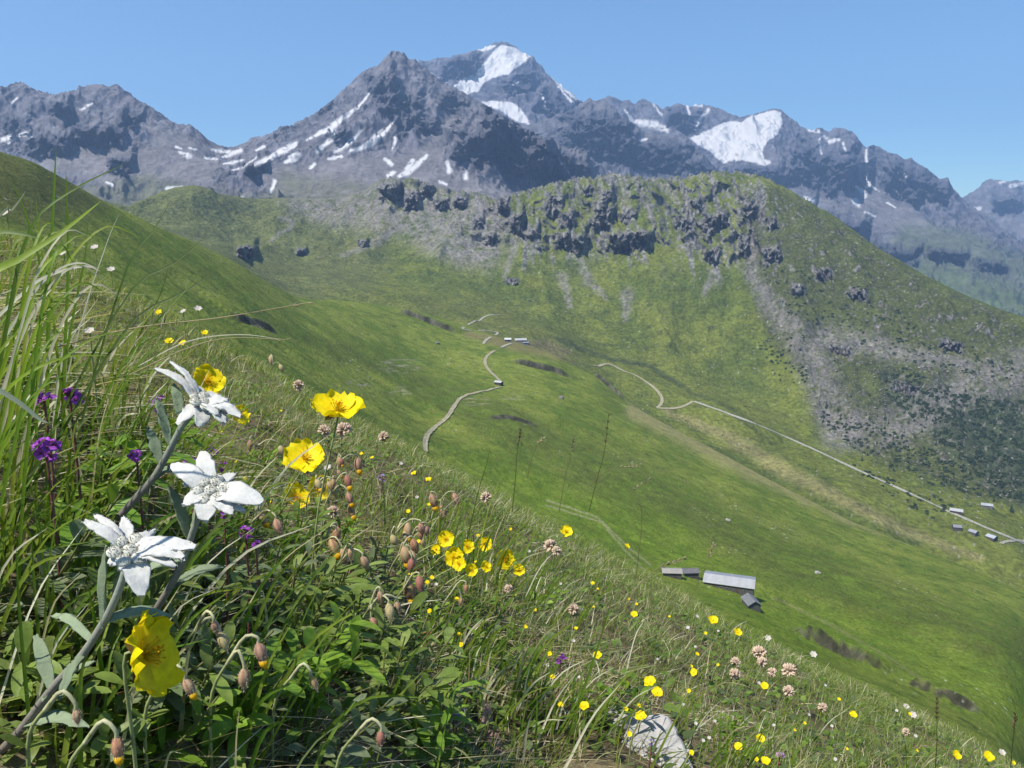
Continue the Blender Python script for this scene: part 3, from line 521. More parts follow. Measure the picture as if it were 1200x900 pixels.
mountain("distant_peak", [
 [(800,380,6500),(1100,330,6500),(1250,340,6500),(1700,520,6500)],
 [(800,330,7800),(1100,260,7800),(1160,252,7800),(1250,262,7800),(1700,480,7800)],
 [(800,310,9000),(1080,258,9000),(1120,238,9000),(1130,232,9000),(1145,219,9000),(1155,211,9000),(1160,209,9000),(1170,213,9000),(1180,214,9000),(1190,211,9000),(1205,213,9000),(1230,208,9000),(1280,230,9000),(1500,340,9000),(1700,430,9000)],
 [(800,370,9900),(1160,290,9900),(1700,500,9900)]],
 [20, 130, 12], [4, 6, 0, 4], ucols(280, 0.48, 0.76, 1.2, 20), 110, 700, 500, [(1180,240,20,10,0,1)],
 [('s',[(1172,214),(1178,212)],1.8),('s',[(1184,218),(1200,215)],2.2),('s',[(1140,246),(1149,244)],1.6),('s',[(1180,243),(1186,243)],1.4)], [[(1130,245),(1160,235),(1150,250)]], [], 2, (0.15, 0.145, 0.16), 10, 0.2)

# ---------------- the air
mb = MB()
x0, x1, y0, y1, z0, z1 = -9500, 9500, -400, 10600, -1300, 1600
mb.add([(x0,y0,z0),(x1,y0,z0),(x1,y1,z0),(x0,y1,z0),(x0,y0,z1),(x1,y0,z1),(x1,y1,z1),(x0,y1,z1)], [(0,3,2,1),(4,5,6,7),(0,1,5,4),(1,2,6,5),(2,3,7,6),(3,0,4,7)])
hm, hn, ho = newmat("air"); pv = N(hn, "ShaderNodeVolumePrincipled")
pv.inputs["Color"].default_value = (0.40, 0.62, 1.0, 1); pv.inputs["Density"].default_value = 9.5e-5; pv.inputs["Anisotropy"].default_value = 0.2
hn.links.new(pv.outputs[0], ho.inputs["Volume"])
tag(mb.build("haze", hm, smooth=False), kind="stuff")
# ================================================================== TRACKS, HUTS, TREES, BOULDERS
def hit2(px, py):
    u, e = ray(px, py); i = int(np.clip(np.searchsorted(LS.us, u), 0, len(LS.us) - 1))
    if (LS.Z[:, i] / LS.Y[:, i]).max() > e + 0.0008: return LS.hit(px, py), LS
    return LG.hit(px, py), LG
M_track = mat_solid("track_gravel", 0.95, 0.05, 0.4, 0.75, 1.2, 0.3, 0.1)
def track(pts, width, col, lift=0.35):
    p = curve(pts, max(12, int(sum(np.hypot(*(np.array(pts[i + 1]) - pts[i])) for i in range(len(pts) - 1)) / 2)))
    runs = []; last = None
    for q in p:
        w_, L = hit2(*q)
        if last is None or L is not last or np.linalg.norm(w_ - runs[-1][1][-1]) > 130: runs.append([L, []])
        runs[-1][1].append(w_); last = L
    mb = MB()
    for L, r in runs:
        if len(r) < 3: continue
        r = np.array(r); r[:, 0] = gsmooth(r[:, 0], 2); r[:, 1] = gsmooth(r[:, 1], 2)
        t = norm(np.gradient(r[:, :2], axis=0)); nrm = np.stack([-t[:, 1], t[:, 0]], 1); v = []
        for k in range(len(r)):
            wv = width * (1 + 0.22 * gn(r[k, 0] / 14, r[k, 1] / 14, 3))
            zc = []
            for s_ in (-1, -.55, -.15, .15, .55, 1):
                x, y = r[k, :2] + nrm[k] * s_ * wv / 2 * (1 + (.18 * gn(r[k, 0] / 3.1 + s_ * 7, r[k, 1] / 3.1, 5) if abs(s_) == 1 else 0)); zc.append((x, y, L.zat(x, y)))
            zm = max(zc[2][2], 0.5 * (zc[0][2] + zc[5][2]))
            v += [(x, y, max(z, 0.5 * z + 0.5 * zm) + lift) for x, y, z in zc]
        c = np.array(col) * (1 + 0.2 * rng.uniform(-1, 1, (len(r), 6, 1))); gm = np.array([.75, 0, .45, .45, 0, .75])[None, :, None] * (.6 + .4 * rng.random((len(r), 6, 1)))
        c = c * (1 - gm) + np.array((.115, .13, .03)) * gm; mb.add(v, gridfaces(len(r), 6), c.reshape(-1, 3))
    return tag(mb.build("dirt_track", M_track), kind="structure")
tc_ = (0.33, 0.29, 0.21)
track([(499,530),(498,520),(501,510),(510,500),(524,490),(534,473),(546,463),(570,458),(588,453)], 3.3, tc_)
track([(588,453),(586,446),(578,439),(569,430),(568,421),(573,415),(582,410)], 3.6, tc_)
track([(566,404),(571,397),(584,391),(578,388),(560,387.5),(544,387),(543,384),(558,377),(570,370),(590,369)], 3.8, (0.35,0.325,0.28))
track([(586,408),(594,404),(602,402)], 4.0, (0.35,0.325,0.28))
track([(694,430),(712,426),(728,433),(750,443),(766,454),(776,466),(774,475),(770,478),(790,479),(806,474),(812,470)], 5.2, tc_)
track([(812,470),(850,483.5),(900,503),(950,525),(1000,548.5),(1050,571),(1100,594),(1150,616),(1215,644)], 6.4, (0.36,0.34,0.30))
track([(1172,637.5),(1180,634.5),(1192,634),(1212,631)], 4.0, (0.35,0.325,0.28))

M_wall = mat_solid("stone_wall", 0.9, 0.15, 1.6, 0.6, 1.35, 0.5, 0.08)
M_roof = mat_solid("metal_sheet_roof", 0.5, 0.4, 0.5, 0.88, 1.1, 0.15, 0.02)
M_slate = mat_solid("stone_slab_roof", 0.75, 0.25, 1.8, 0.65, 1.25, 0.5, 0.05)
M_wood = mat_solid("weathered_wood", 0.8, 0.2, 4, 0.7, 1.2, 0.3, 0.02)
M_pane = mat_solid("window_glass", 0.1, 0.5, 1, 0.9, 1.1, 0.0)
def box(mb, a, b, col):
    (x0, y0, z0), (x1, y1, z1) = a, b
    mb.add([(x0,y0,z0),(x1,y0,z0),(x1,y1,z0),(x0,y1,z0),(x0,y0,z1),(x1,y0,z1),(x1,y1,z1),(x0,y1,z1)], [(0,3,2,1),(4,5,6,7),(0,1,5,4),(1,2,6,5),(2,3,7,6),(3,0,4,7)], col)
def house(name, label, cat, pos, L, W, H, R, rot, wallc, roofc, group=None, roofm=None, doors=((0.3, -1),), wins=(-0.25, 0.05), over=0.5, chim=None, base=2.5, far=None):
    o = empty(name, pos, label, cat, group); o.rotation_euler[2] = math.radians(rot)
    mb = MB(); l, w = L / 2, W / 2
    v = [(-l,-w,-base),(l,-w,-base),(l,w,-base),(-l,w,-base),(-l,-w,H),(l,-w,H),(l,w,H),(-l,w,H),(-l,0,H+R),(l,0,H+R)]
    mb.add(v, [(0,1,5,4),(2,3,7,6)], wallc); mb.add(v, [(3,0,4,8,7),(1,2,6,9,5)], wallc); mb.build("wall", M_wall, o, False)
    sl_ = R / w; th = 0.16
    rb = MB(); nseg = max(4, int(L / 1.2))
    for sgn in (-1, 1):
        xs = np.linspace(-l - over, l + over, nseg); ys = np.array([0.0, w * .5, w + over])
        top, bot = [], []
        for y in ys:
            for x in xs:
                zt = H + R - y * sl_ + 0.05 + 0.015 * math.sin(x * 2.1); top.append((x, sgn * y, zt + th)); bot.append((x, sgn * y, zt))
        f = gridfaces(3, nseg); nb = len(top); f2 = f[:, ::-1] + nb
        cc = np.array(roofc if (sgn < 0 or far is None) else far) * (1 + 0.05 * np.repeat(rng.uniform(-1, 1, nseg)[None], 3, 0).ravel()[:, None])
        rb.add(top + bot, f if sgn > 0 else f[:, ::-1], np.vstack([cc, cc])); rb.f[-1] = np.vstack([rb.f[-1], f2 + rb.n - 2 * nb])
        e = [(2 * nseg + i, 2 * nseg + i + 1, nb + 2 * nseg + i + 1, nb + 2 * nseg + i) for i in range(nseg - 1)]
        e += [(k * nseg + q, (k + 1) * nseg + q, nb + (k + 1) * nseg + q, nb + k * nseg + q) for k in range(2) for q in (0, nseg - 1)]
        rb.f[-1] = np.vstack([rb.f[-1], np.array(e) + rb.n - 2 * nb])
    ro = rb.build("roof", roofm or M_roof, o, False)
    if chim:
        cb = MB(); box(cb, (chim - .35, .3, H + R * .5), (chim + .35, 1.0, H + R + 0.9), (0.25, 0.23, 0.21)); cb.build("chimney", M_wall, ro, False)
    for fx, sg in doors:
        db = MB(); x = fx * l; box(db, (x - .55, sg * w - .04, 0), (x + .55, sg * w + .06 * sg, min(2.0, H - .15)), (0.10, 0.065, 0.04)); dd = db.build("door", M_wood, o, False)
    for fx in wins:
        wb_ = MB(); x = fx * l; box(wb_, (x - .45, -w - .07, .9), (x + .45, -w + .05, 1.75), (0.3, 0.25, 0.2)); wf = wb_.build("window", M_wood, o, False)
        gb = MB(); box(gb, (x - .36, -w - .09, .98), (x + .36, -w - .072, 1.67), (0.03, 0.035, 0.04)); gb.build("pane", M_pane, wf, False)
    return o
pw, pr = (0.10, 0.095, 0.09), (0.32, 0.32, 0.325)
p = LS.hit(857, 692); house("cattle_barn", "long low cattle barn with pale metal roof just beyond the flowery bank", "barn", p + (0, 4, .6), 22.5, 12.5, 3.0, 1.5, -19, pw, pr, doors=((-.6,-1),(.35,-1)), wins=(-.3,-.05,.1,.65), base=6, far=(0.22,0.235,0.27))  # weaker sun on the far roof slope is put into its bluer, darker colour
p = LS.hit(788, 677); house("stone_hut", "low hut with pale beige roof joined to a dark roofed shed", "hut", p + (0, 2, .3), 8.4, 5.2, 2.3, .8, -4, pw, (0.27, 0.25, 0.225), base=4, wins=())
p = LS.hit(809, 677); house("stone_shed", "low dark grey roofed shed joined to the beige roofed hut", "shed", p + (0.3, 2.2, .3), 7.0, 5.0, 2.3, .8, 4, pw, (0.12, 0.117, 0.12), roofm=M_slate, base=4, wins=())
p = LS.hit(882, 714); house("stone_outhouse", "small steep grey roofed outhouse at the lower end of the long barn", "outhouse", p + (0, 2.5, .2), 7.6, 5.4, 2.4, 1.7, 96, (0.11,0.105,0.1), (0.15, 0.155, 0.165), roofm=M_slate, base=4, wins=())
p, _ = hit2(610, 401.5); house("mountain_farmhouse", "long white roofed mountain farmhouse where the zigzag track begins", "farmhouse", p + (0, 0, 1.5), 19, 9, 3.2, 2.4, 8, (0.24,0.2,0.17), (0.36,0.355,0.35), chim=3, base=5, wins=(-.6,-.3,.5,.75))
p, _ = hit2(596, 400.5); house("farm_outbuilding", "small white roofed outbuilding left of the long farmhouse", "outbuilding", p + (-1, 0, 1.0), 8, 6, 2.4, 1.5, 4, (0.15,0.14,0.13), (0.5,0.48,0.47), base=4)
p, _ = hit2(615, 403.2); house("farm_cowshed", "bluish grey cowshed just below the long white farmhouse", "cowshed", p + (1, 0, .6), 9, 6, 2.2, 1.2, 10, (0.16,0.17,0.2), (0.27,0.3,0.36), base=4)
p = LS.hit(584.5, 451); house("trackside_cabin", "small white roofed cabin at the sharp bend of the dirt track", "cabin", p + (0, 0, .4), 7.4, 4.8, 2.6, 1.0, -32, (0.06,0.055,0.05), (0.4,0.4,0.4), base=3)
for px_, py_, l_, w_, rt, rc, wc, lab, nm in [
 (1120.5,601,14,8,-30,(0.36,0.36,0.37),(0.07,0.06,0.06),"white roofed stone barn with dark lower wall below the straight valley road","stone_barn"),
 (1156,594.5,13,7,-22,(0.33,0.34,0.355),(0.16,0.15,0.15),"pale roofed barn standing alone above the straight valley road","stone_barn"),
 (1121,620,9,7.5,-12,(0.2,0.2,0.225),(0.09,0.085,0.085),"dark slate roofed hut, lowest and darkest of the hamlet","stone_hut"),
 (1140.5,626,8.5,7,-60,(0.26,0.27,0.3),(0.12,0.115,0.115),"grey roofed hut between the dark slate hut and the hut at the road fork","stone_hut"),
 (1162,632,9.5,8.5,-62,(0.36,0.38,0.42),(0.085,0.08,0.08),"pale blue grey roofed hut beside the road fork of the hamlet","stone_hut")]:
    p = LG.hit(px_, py_); house(nm, lab, "barn" if "barn" in nm else "hut", p + (0, 0, .5), l_, w_, 3.0, 2.0, rt, wc, rc, "huts of the valley hamlet", base=4, roofm=M_slate if rc[0] < .4 else M_roof)

# ---------------- boulders
M_rock = mat_solid("boulder_stone", 0.9, 0.15, 1.1, 0.65, 1.25, 0.6, 0.15)
def ico():
    t = (1 + 5 ** .5) / 2
    v = norm(np.array([(-1,t,0),(1,t,0),(-1,-t,0),(1,-t,0),(0,-1,t),(0,1,t),(0,-1,-t),(0,1,-t),(t,0,-1),(t,0,1),(-t,0,-1),(-t,0,1)], float))
    f = np.array([(0,11,5),(0,5,1),(0,1,7),(0,7,10),(0,10,11),(1,5,9),(5,11,4),(11,10,2),(10,7,6),(7,1,8),(3,9,4),(3,4,2),(3,2,6),(3,6,8),(3,8,9),(4,9,5),(2,4,11),(6,2,10),(8,6,7),(9,8,1)])
    return v, f
IV, IF = ico()
def subdiv(v, f):
    e = {}; v = list(map(tuple, v)); nf = []
    def mid(a, b):
        k = (min(a, b), max(a, b))
        if k not in e: v.append(tuple(norm((np.array(v[a]) + np.array(v[b])) / 2))); e[k] = len(v) - 1
        return e[k]
    for a, b, c in f:
        x, y, z = mid(a, b), mid(b, c), mid(c, a); nf += [(a, x, z), (x, b, y), (z, y, c), (x, y, z)]
    return np.array(v), np.array(nf)
IV2, IF2 = subdiv(IV, IF); IV3, IF3 = subdiv(IV2, IF2)
def rockshape(v, seed, size, rough=.28):
    r = np.random.default_rng(seed); d = norm(r.normal(size=(9, 3))); o_ = v.copy()
    for k in range(9):   # knock flat faces off
        h = r.uniform(.55, .95); t = np.maximum(o_ @ d[k] - h, 0); o_ = o_ - t[:, None] * d[k]
    o_ = o_ * (1 + rough * gn(v[:, 0] * 1.7 + seed, v[:, 1] * 1.7 + v[:, 2], seed % 50)[:, None]); return o_ * np.asarray(size)
for px_, py_, s_, lab in [(512.5,403,3.2,"dark boulder on the grassy spur left of the zigzag track"),(658,467,3.6,"grey boulder alone on the smooth slope below the farmhouse"),(822,671,0,""),(958,672,2.2,"pale boulder on the smooth green slope above the barn"),(853,610,2.2,"pale boulder on the shaded hollow of the hillside"),(930,412,3,""),(1193,640,0,"")]:
    if s_ == 0 or not lab: continue
    p, _ = hit2(px_, py_); mb = MB(); mb.add(rockshape(IV2, int(px_), (s_, s_ * .7, s_ * .6)) + p + (0, 0, s_ * .2), IF2, (0.16, 0.15, 0.145) if "dark" in lab or "grey" in lab else (0.3, 0.285, 0.26))
    thing_mesh(mb, "boulder", M_rock, p, lab, "boulder", None, False)
def inside(p, q):
    r = False
    for i in range(len(q)):
        a, b = q[i], q[(i + 1) % len(q)]
        if (a[1] > p[1]) != (b[1] > p[1]) and p[0] < (b[0] - a[0]) * (p[1] - a[1]) / (b[1] - a[1]) + a[0]: r = not r
    return r
def scatter(poly_, n, seed):
    r = np.random.default_rng(seed); q = np.array(poly_); out = []
    while len(out) < n:
        p = (r.uniform(q[:, 0].min(), q[:, 0].max()), r.uniform(q[:, 1].min(), q[:, 1].max()))
        if inside(p, poly_): out.append(p)
    return out
mb = MB(); rr = np.random.default_rng(8)
for pl, n_, s0, s1 in [([(880,300),(905,350),(960,400),(1060,410),(1200,430),(1200,470),(1100,450),(1000,520),(955,500),(930,400)],1500,.7,2.6),([(450,215),(860,205),(850,310),(700,330),(560,300)],900,.7,2.6),([(960,480),(1080,500),(1195,560),(1195,600),(1080,585),(1000,530)],700,.6,2.2),([(700,330),(860,330),(930,470),(760,430)],260,.5,1.6),([(880,215),(1000,270),(1190,380),(1190,420),(960,330)],700,.6,2.4),([(1080,590),(1190,615),(1190,640),(1090,625)],160,.4,1.3)]:
    for q in scatter(pl, n_, int(s0 * 10 + n_)):
        p = LG.hit(*q); s_ = s0 + (s1 - s0) * rr.random() ** 5; k = rr.integers(0, 12)
        v = rockshape(IV, int(k), (s_ * rr.uniform(.7, 1.3), s_, s_ * rr.uniform(.5, .8))); a = rr.uniform(0, 6.28)
        v = np.stack([v[:, 0] * math.cos(a) - v[:, 1] * math.sin(a), v[:, 0] * math.sin(a) + v[:, 1] * math.cos(a), v[:, 2]], 1)
        mb.add(v + p + (0, 0, s_ * .15), IF, np.array((0.27, 0.25, 0.24)) * rr.uniform(.4, 1.1))
tag(mb.build("scree_boulders", M_rock, None, False), kind="stuff")
# ---------------- dwarf scrub and conifers on the right flank
M_fol = mat_leaf("dark_foliage", 0.12, 0.7, 0.15, 0.6, 0.6, 1.3)
def clump(mb, p, s, r, col):
    n = 26; d = norm(r.normal(size=(n, 3))); d[:, 2] = np.abs(d[:, 2]) * .75
    c = d * s * r.uniform(.55, 1.0, (n, 1)); a = norm(np.cross(d, r.normal(size=(n, 3)))); b = np.cross(d, a); q = s * r.uniform(.28, .5, (n, 1))
    v = np.stack([c - a * q - d * q * .5, c + b * q * .8 + d * q * .25, c + a * q - d * q * .5, c - b * q * .8 + d * q * .25], 1).reshape(-1, 3)
    cc = np.repeat(np.array(col) * r.uniform(.65, 1.4, (n, 1)), 4, 0)
    mb.add(v + p, np.arange(n * 4).reshape(n, 4), cc)
mb = MB()
for pl, n_ in [([(1035,435),(1060,430),(1120,460),(1200,470),(1200,590),(1150,560),(1080,500),(1040,470)],1700),([(965,480),(1040,500),(1120,540),(1200,590),(1110,575),(1020,540),(960,500)],520),([(900,420),(950,430),(945,470),(905,440)],60),([(885,300),(1000,330),(1120,400),(1190,420),(1190,450),(1050,420),(930,380)],380),([(1000,545),(1090,580),(1130,600),(1090,610),(1010,560)],110),([(880,400),(940,380),(950,440),(900,430)],80)]:
    for q in scatter(pl, n_, n_):
        if gn(q[0] / 16, q[1] / 9, 66) < -0.12: continue
        p = LG.hit(*q); clump(mb, p, rr.uniform(1.2, 3.9), rr, (0.055, 0.08, 0.040))
tag(mb.build("dwarf_scrub", M_fol, None, False), kind="stuff")
def conifer(seed):
    r = np.random.default_rng(seed); tr = MB(); h = 11.0
    tube(tr, curve([(0,0,-.6),(.1,0,h*.5),(0,.05,h*.97)], 6), np.linspace(.24, .03, 6), (0.09, 0.06, 0.04), 6)
    cr = MB(); z = 0.9
    while z < h:
        f = 1 - z / h; R_ = (2.1 * f ** .8 + .18) * r.uniform(.8, 1.15); nb = int(5 + 7 * f)
        for k in range(nb):
            if r.random() < .12: continue
            a = r.uniform(0, 6.28); L_ = R_ * r.uniform(.65, 1.15); d = np.array([math.cos(a), math.sin(a), 0]); s_ = np.array([-d[1], d[0], 0]); b0 = np.array([0, 0, z + r.uniform(-.15, .15)])
            dr = L_ * r.uniform(.25, .55); w_ = L_ * r.uniform(.2, .34)
            v = [b0, b0 + d * L_ * .55 + s_ * w_ + (0, 0, -dr * .45), b0 + d * L_ + (0, 0, -dr), b0 + d * L_ * .55 - s_ * w_ + (0, 0, -dr * .45), b0 + d * L_ * .5 + (0, 0, -dr * .1 + w_ * .35)]
            cr.add(v, [(0, 1, 4), (1, 2, 4), (2, 3, 4), (3, 0, 4)], np.array((0.04, 0.062, 0.03)) * r.uniform(.65, 1.5))
        z += .42 + .25 * f
    o = empty("conifer_tree", (0, 0, 0)); tr.build("trunk", M_wood, o); cr.build("crown", M_fol, o, False); return o
protos = [conifer(k) for k in range(4)]; used = [False] * 4
def clone(o, parent=None):
    c = o.copy(); COL.objects.link(c); c.parent = parent
    for ch in list(o.children): clone(ch, c)
    return c
spots = [(1043,548,1.3),(1047,552,1.0),(968,478,1.35),(985,492,1.0),(1037,492,1.25),(1010,540,.9),(1095,512,1.2),(1070,472,1.1),(1125,575,1.2),(1105,560,1.1),(1185,600,1.3),(1160,580,1.2),(1140,545,1.1)]
for q in scatter([(965,470),(1050,440),(1200,470),(1200,600),(1120,578),(1020,540),(960,500)], 110, 77): spots.append((q[0], q[1], rr.uniform(.35, .95)))
for k, (a, b, s_) in enumerate(spots):
    o = protos[k % 4] if not used[k % 4] else clone(protos[k % 4]); used[k % 4] = True
    o.location = LG.hit(a, b); o.rotation_euler[2] = rr.uniform(0, 6.28); o.scale = (s_ * rr.uniform(.9, 1.2), s_ * rr.uniform(.9, 1.2), s_)
    tag(o, "dark green conifer growing on the scrubby scree slope above the valley road", "tree", "conifers on the scree slope")
# ---------------- coarse tufts over the hillside and the valley floor
def tufts(L, n, t0, t1, s0, s1, seed, dmax, pal):
    r = np.random.default_rng(seed); m = np.argwhere((L.T > t0) & (L.T < t1) & (L.Y < dmax) & (np.abs(L.U) < .72)); wgt = L.Y[m[:, 0], m[:, 1]] ** 1.2; k = m[r.choice(len(m), n, p=wgt / wgt.sum())]
    p = np.stack([L.X, L.Y, L.Z], -1)[k[:, 0], k[:, 1]]; keep = fbm(p[:, 0] / 30, p[:, 1] / 30, 3, .6, seed) + .25 * r.normal(size=n) > -.05; p = p[keep]; n = len(p); V, C = [], []
    s_ = r.uniform(s0, s1, (n, 1)) * (1 + 1.2 * (r.random((n, 1)) < .08)); col = np.array(pal)[r.integers(0, len(pal), n)] * r.uniform(.75, 1.25, (n, 1))
    for q in range(4):
        a = r.uniform(0, 6.28, (n, 1)); d = np.concatenate([np.cos(a), np.sin(a), np.zeros((n, 1))], 1); w = np.concatenate([-np.sin(a), np.cos(a), np.zeros((n, 1))], 1); up = np.array([[0, 0, 1.0]])
        V.append(np.stack([p - w * s_ * .5 - up * s_ * .1, p + w * s_ * .5 - up * s_ * .1, p + w * s_ * .35 + d * s_ * .45 + up * s_ * r.uniform(.12, .3, (n, 1)), p - w * s_ * .35 + d * s_ * .45 + up * s_ * r.uniform(.12, .3, (n, 1))], 1)); C.append(np.repeat(col[:, None], 4, 1))
    mb = MB(); V = np.concatenate(V); mb.add(V.reshape(-1, 3), np.arange(len(V) * 4).reshape(-1, 4), np.concatenate(C).reshape(-1, 3)); return mb
M_tuft = mat_leaf("pasture_tuft", .5, .8, .1, 1.0, .8, 1.2)
tag(tufts(LS, 24000, .35, 2.9, .25, .6, 71, 900, [(.13,.175,.022),(.16,.20,.03),(.19,.21,.045),(.12,.16,.022),(.24,.23,.09)]).build("pasture_tufts", M_tuft, None, False), kind="stuff")
tag(tufts(LG, 13000, .6, 3.2, .6, 1.4, 72, 1700, [(.11,.14,.028),(.14,.165,.036),(.17,.18,.05),(.09,.115,.026)]).build("ridge_tufts", M_tuft, None, False), kind="stuff")
# ================================================================== THE FLOWERY BANK
M_grass = mat_leaf("grass_blade", 0.48, 0.5, 0.3, 25, 0.8, 1.2)
M_leaf = mat_leaf("herb_leaf", 0.42, 0.48, 0.35, 160, 0.78, 1.2, bump=0.25)
M_stem = mat_leaf("herb_stem", 0.0, 0.6, 0.25, 90, 0.75, 1.25)
M_petal = mat_leaf("petal", 0.35, 0.55, 0.2, 260, 0.85, 1.12, (1.0, 0.95, 0.8), bump=0.2)
M_wool = mat_leaf("felted_bract", 0.15, 0.95, 0.05, 420, 0.88, 1.06, (1, 1, .95), bump=0.22)
M_lime = mat_solid("limestone", 0.85, 0.2, 22, 0.78, 1.12, 0.5, 0.006)
PAL = 1.12 * np.array([[.085,.155,.018],[.125,.195,.024],[.19,.245,.032],[.125,.16,.055],[.23,.245,.11],[.46,.40,.23],[.60,.56,.42],[.22,.14,.08]])
DOWN = norm(np.array([0.86, 0.36, -0.5]))
def blades(n, D0, D1, pdf, hs, ws, seg, probs, seed, lean=(0.12, 0.8), urange=(-1.0, 0.98), lying=0.0, clumpy=0.5, mask=None):
    r = np.random.default_rng(seed)
    D = (D0 ** pdf + (D1 ** pdf - D0 ** pdf) * r.random(n)) ** (1 / pdf); u = r.uniform(*urange, n); x, y = u * D, D
    if clumpy:
        t = fbm(x / (0.10 * np.maximum(1, D ** .5)), y / (0.14 * np.maximum(1, D ** .5)), 2, 0.5, seed); k = r.random(n) < np.clip(0.55 + clumpy * 2.2 * t, 0.04, 1); x, y, D = x[k], y[k], D[k]
    if mask is not None:
        k = mask(x, y, r); x, y, D = x[k], y[k], D[k]
    n = len(x); z = zb(x, y) - 0.006
    h = r.uniform(*hs, n) * (1 + 0.35 * fbm(x / .5, y / .5, 2, .5, seed + 3)); w = r.uniform(*ws, n)
    az = r.uniform(0, 2 * np.pi, n); ld = np.stack([np.cos(az), np.sin(az), np.zeros(n)], 1) * r.uniform(.5, 1.3, n)[:, None] + .42 * DOWN * np.array([1, 1, .3])
    ld = norm(ld) ; ln = r.uniform(*lean, n)[:, None]
    up = norm(np.stack([r.normal(0, .22, n) + .12, r.normal(0, .22, n) + .05, np.ones(n)], 1))
    if lying: up = norm(up * (1 - lying) + ld * lying)
    t = np.linspace(0, 1, seg + 1)
    root = np.stack([x, y, z], 1)
    P = root[:, None] + up[:, None] * (h[:, None, None] * (t - 0.35 * ln * t ** 2)[:, :, None]) + ld[:, None] * (h[:, None] * ln * t ** 2)[:, :, None]
    P[:, :, 2] -= (h[:, None] * ln ** 2 * 0.28) * t ** 3
    sd = norm(np.cross(up, ld) + 0.5 * r.normal(size=(n, 3)))
    wp = (w[:, None] * (1 - t) ** 0.65 * np.minimum(1, .6 + 2 * t))
    v = np.empty((n, seg + 1, 2, 3)); v[:, :, 0] = P - sd[:, None] * wp[:, :, None] / 2; v[:, :, 1] = P + sd[:, None] * wp[:, :, None] / 2
    base = np.arange(n)[:, None] * (seg + 1) * 2 + np.arange(seg)[None] * 2
    f = np.stack([base, base + 1, base + 3, base + 2], -1).reshape(-1, 4)
    pr = np.array(probs, float); pr /= pr.sum(); big = fbm(x / 0.9, y / 0.9, 3, .5, 17)
    ci = r.choice(len(PAL), n, p=pr); sw = (big > .12) & (r.random(n) < .3); ci[sw] = r.choice([3, 4, 5, 6], sw.sum(), p=[.2, .35, .25, .2])
    c = PAL[ci] * r.uniform(.75, 1.25, (n, 1)); c = np.repeat(c[:, None], (seg + 1) * 2, 1)
    tipdry = (r.random(n) < .2)[:, None, None] * np.repeat(t, 2)[None, :, None] ** 3 * .7
    c = c * (1 - tipdry) + np.array([.40, .33, .18]) * tipdry
    return v.reshape(-1, 3), f, c.reshape(-1, 3)
mbg = MB()
def thin(x, y, r):   # fewer tall blades among the herbs at the lower left, and around the stone
    px, py = proj(x, y, zb(x, y)); a = ((px < 500) & (py > 560)) | (np.hypot((px - 765) / 110, (py - 895) / 85) < 1)
    return ~a | (r.random(len(x)) < .20)
mbg.add(*blades(38000, .22, 1.25, 1.8, (.02, .062), (.0009, .0022), 5, [3.5,4,4,2.4,1.4,1.2,.8,.3], 1, mask=thin))
mbg.add(*blades(1700, .6, 1.6, 1.8, (.07, .13), (.0015, .0032), 6, [4,4,3,1,1,1,.5,.2], 2, clumpy=.9, mask=thin))
mbg.add(*blades(80000, 1.15, 2.9, 1.8, (.025, .075), (.0011, .0026), 4, [4.2,5,4.6,2.6,1.8,1.1,1.0,.1], 3))
mbg.add(*blades(95000, 2.7, 7.5, 1.5, (.035, .095), (.002, .0045), 3, [4,4.8,4.6,2.6,2.2,1.4,1.4,.05], 4))
mbg.add(*blades(30000, 7.0, 18, 1.3, (.06, .16), (.005, .011), 2, [4,4.8,4.6,2.6,2.2,1.4,1.4,.05], 5))
tag(mbg.build("meadow_grass", M_grass), kind="stuff")
mbl = MB()
mbl.add(*blades(26000, .22, 1.3, 1.6, (.03, .09), (.0007, .0018), 4, [0,0,.2,0,.6,5,4,3], 6, lean=(.2, .9), lying=.8, clumpy=.6))
mbl.add(*blades(9000, 1.2, 4.0, 1.6, (.03, .09), (.0012, .0028), 3, [0,0,.2,0,.6,5,4,2], 7, lean=(.2, .9), lying=.75, clumpy=.7))
mbl.add(*blades(5500, .35, 1.0, 1.6, (.05, .13), (.0008, .0019), 5, [0,0,.3,.3,1,5,4,2], 8, lean=(.3, 1.0), lying=.7, urange=(-1.0, -.22), clumpy=.2, mask=lambda x, y, r: proj(x, y, zb(x, y))[1] < 590))
tag(mbl.build("dry_grass_litter", M_grass), kind="stuff")
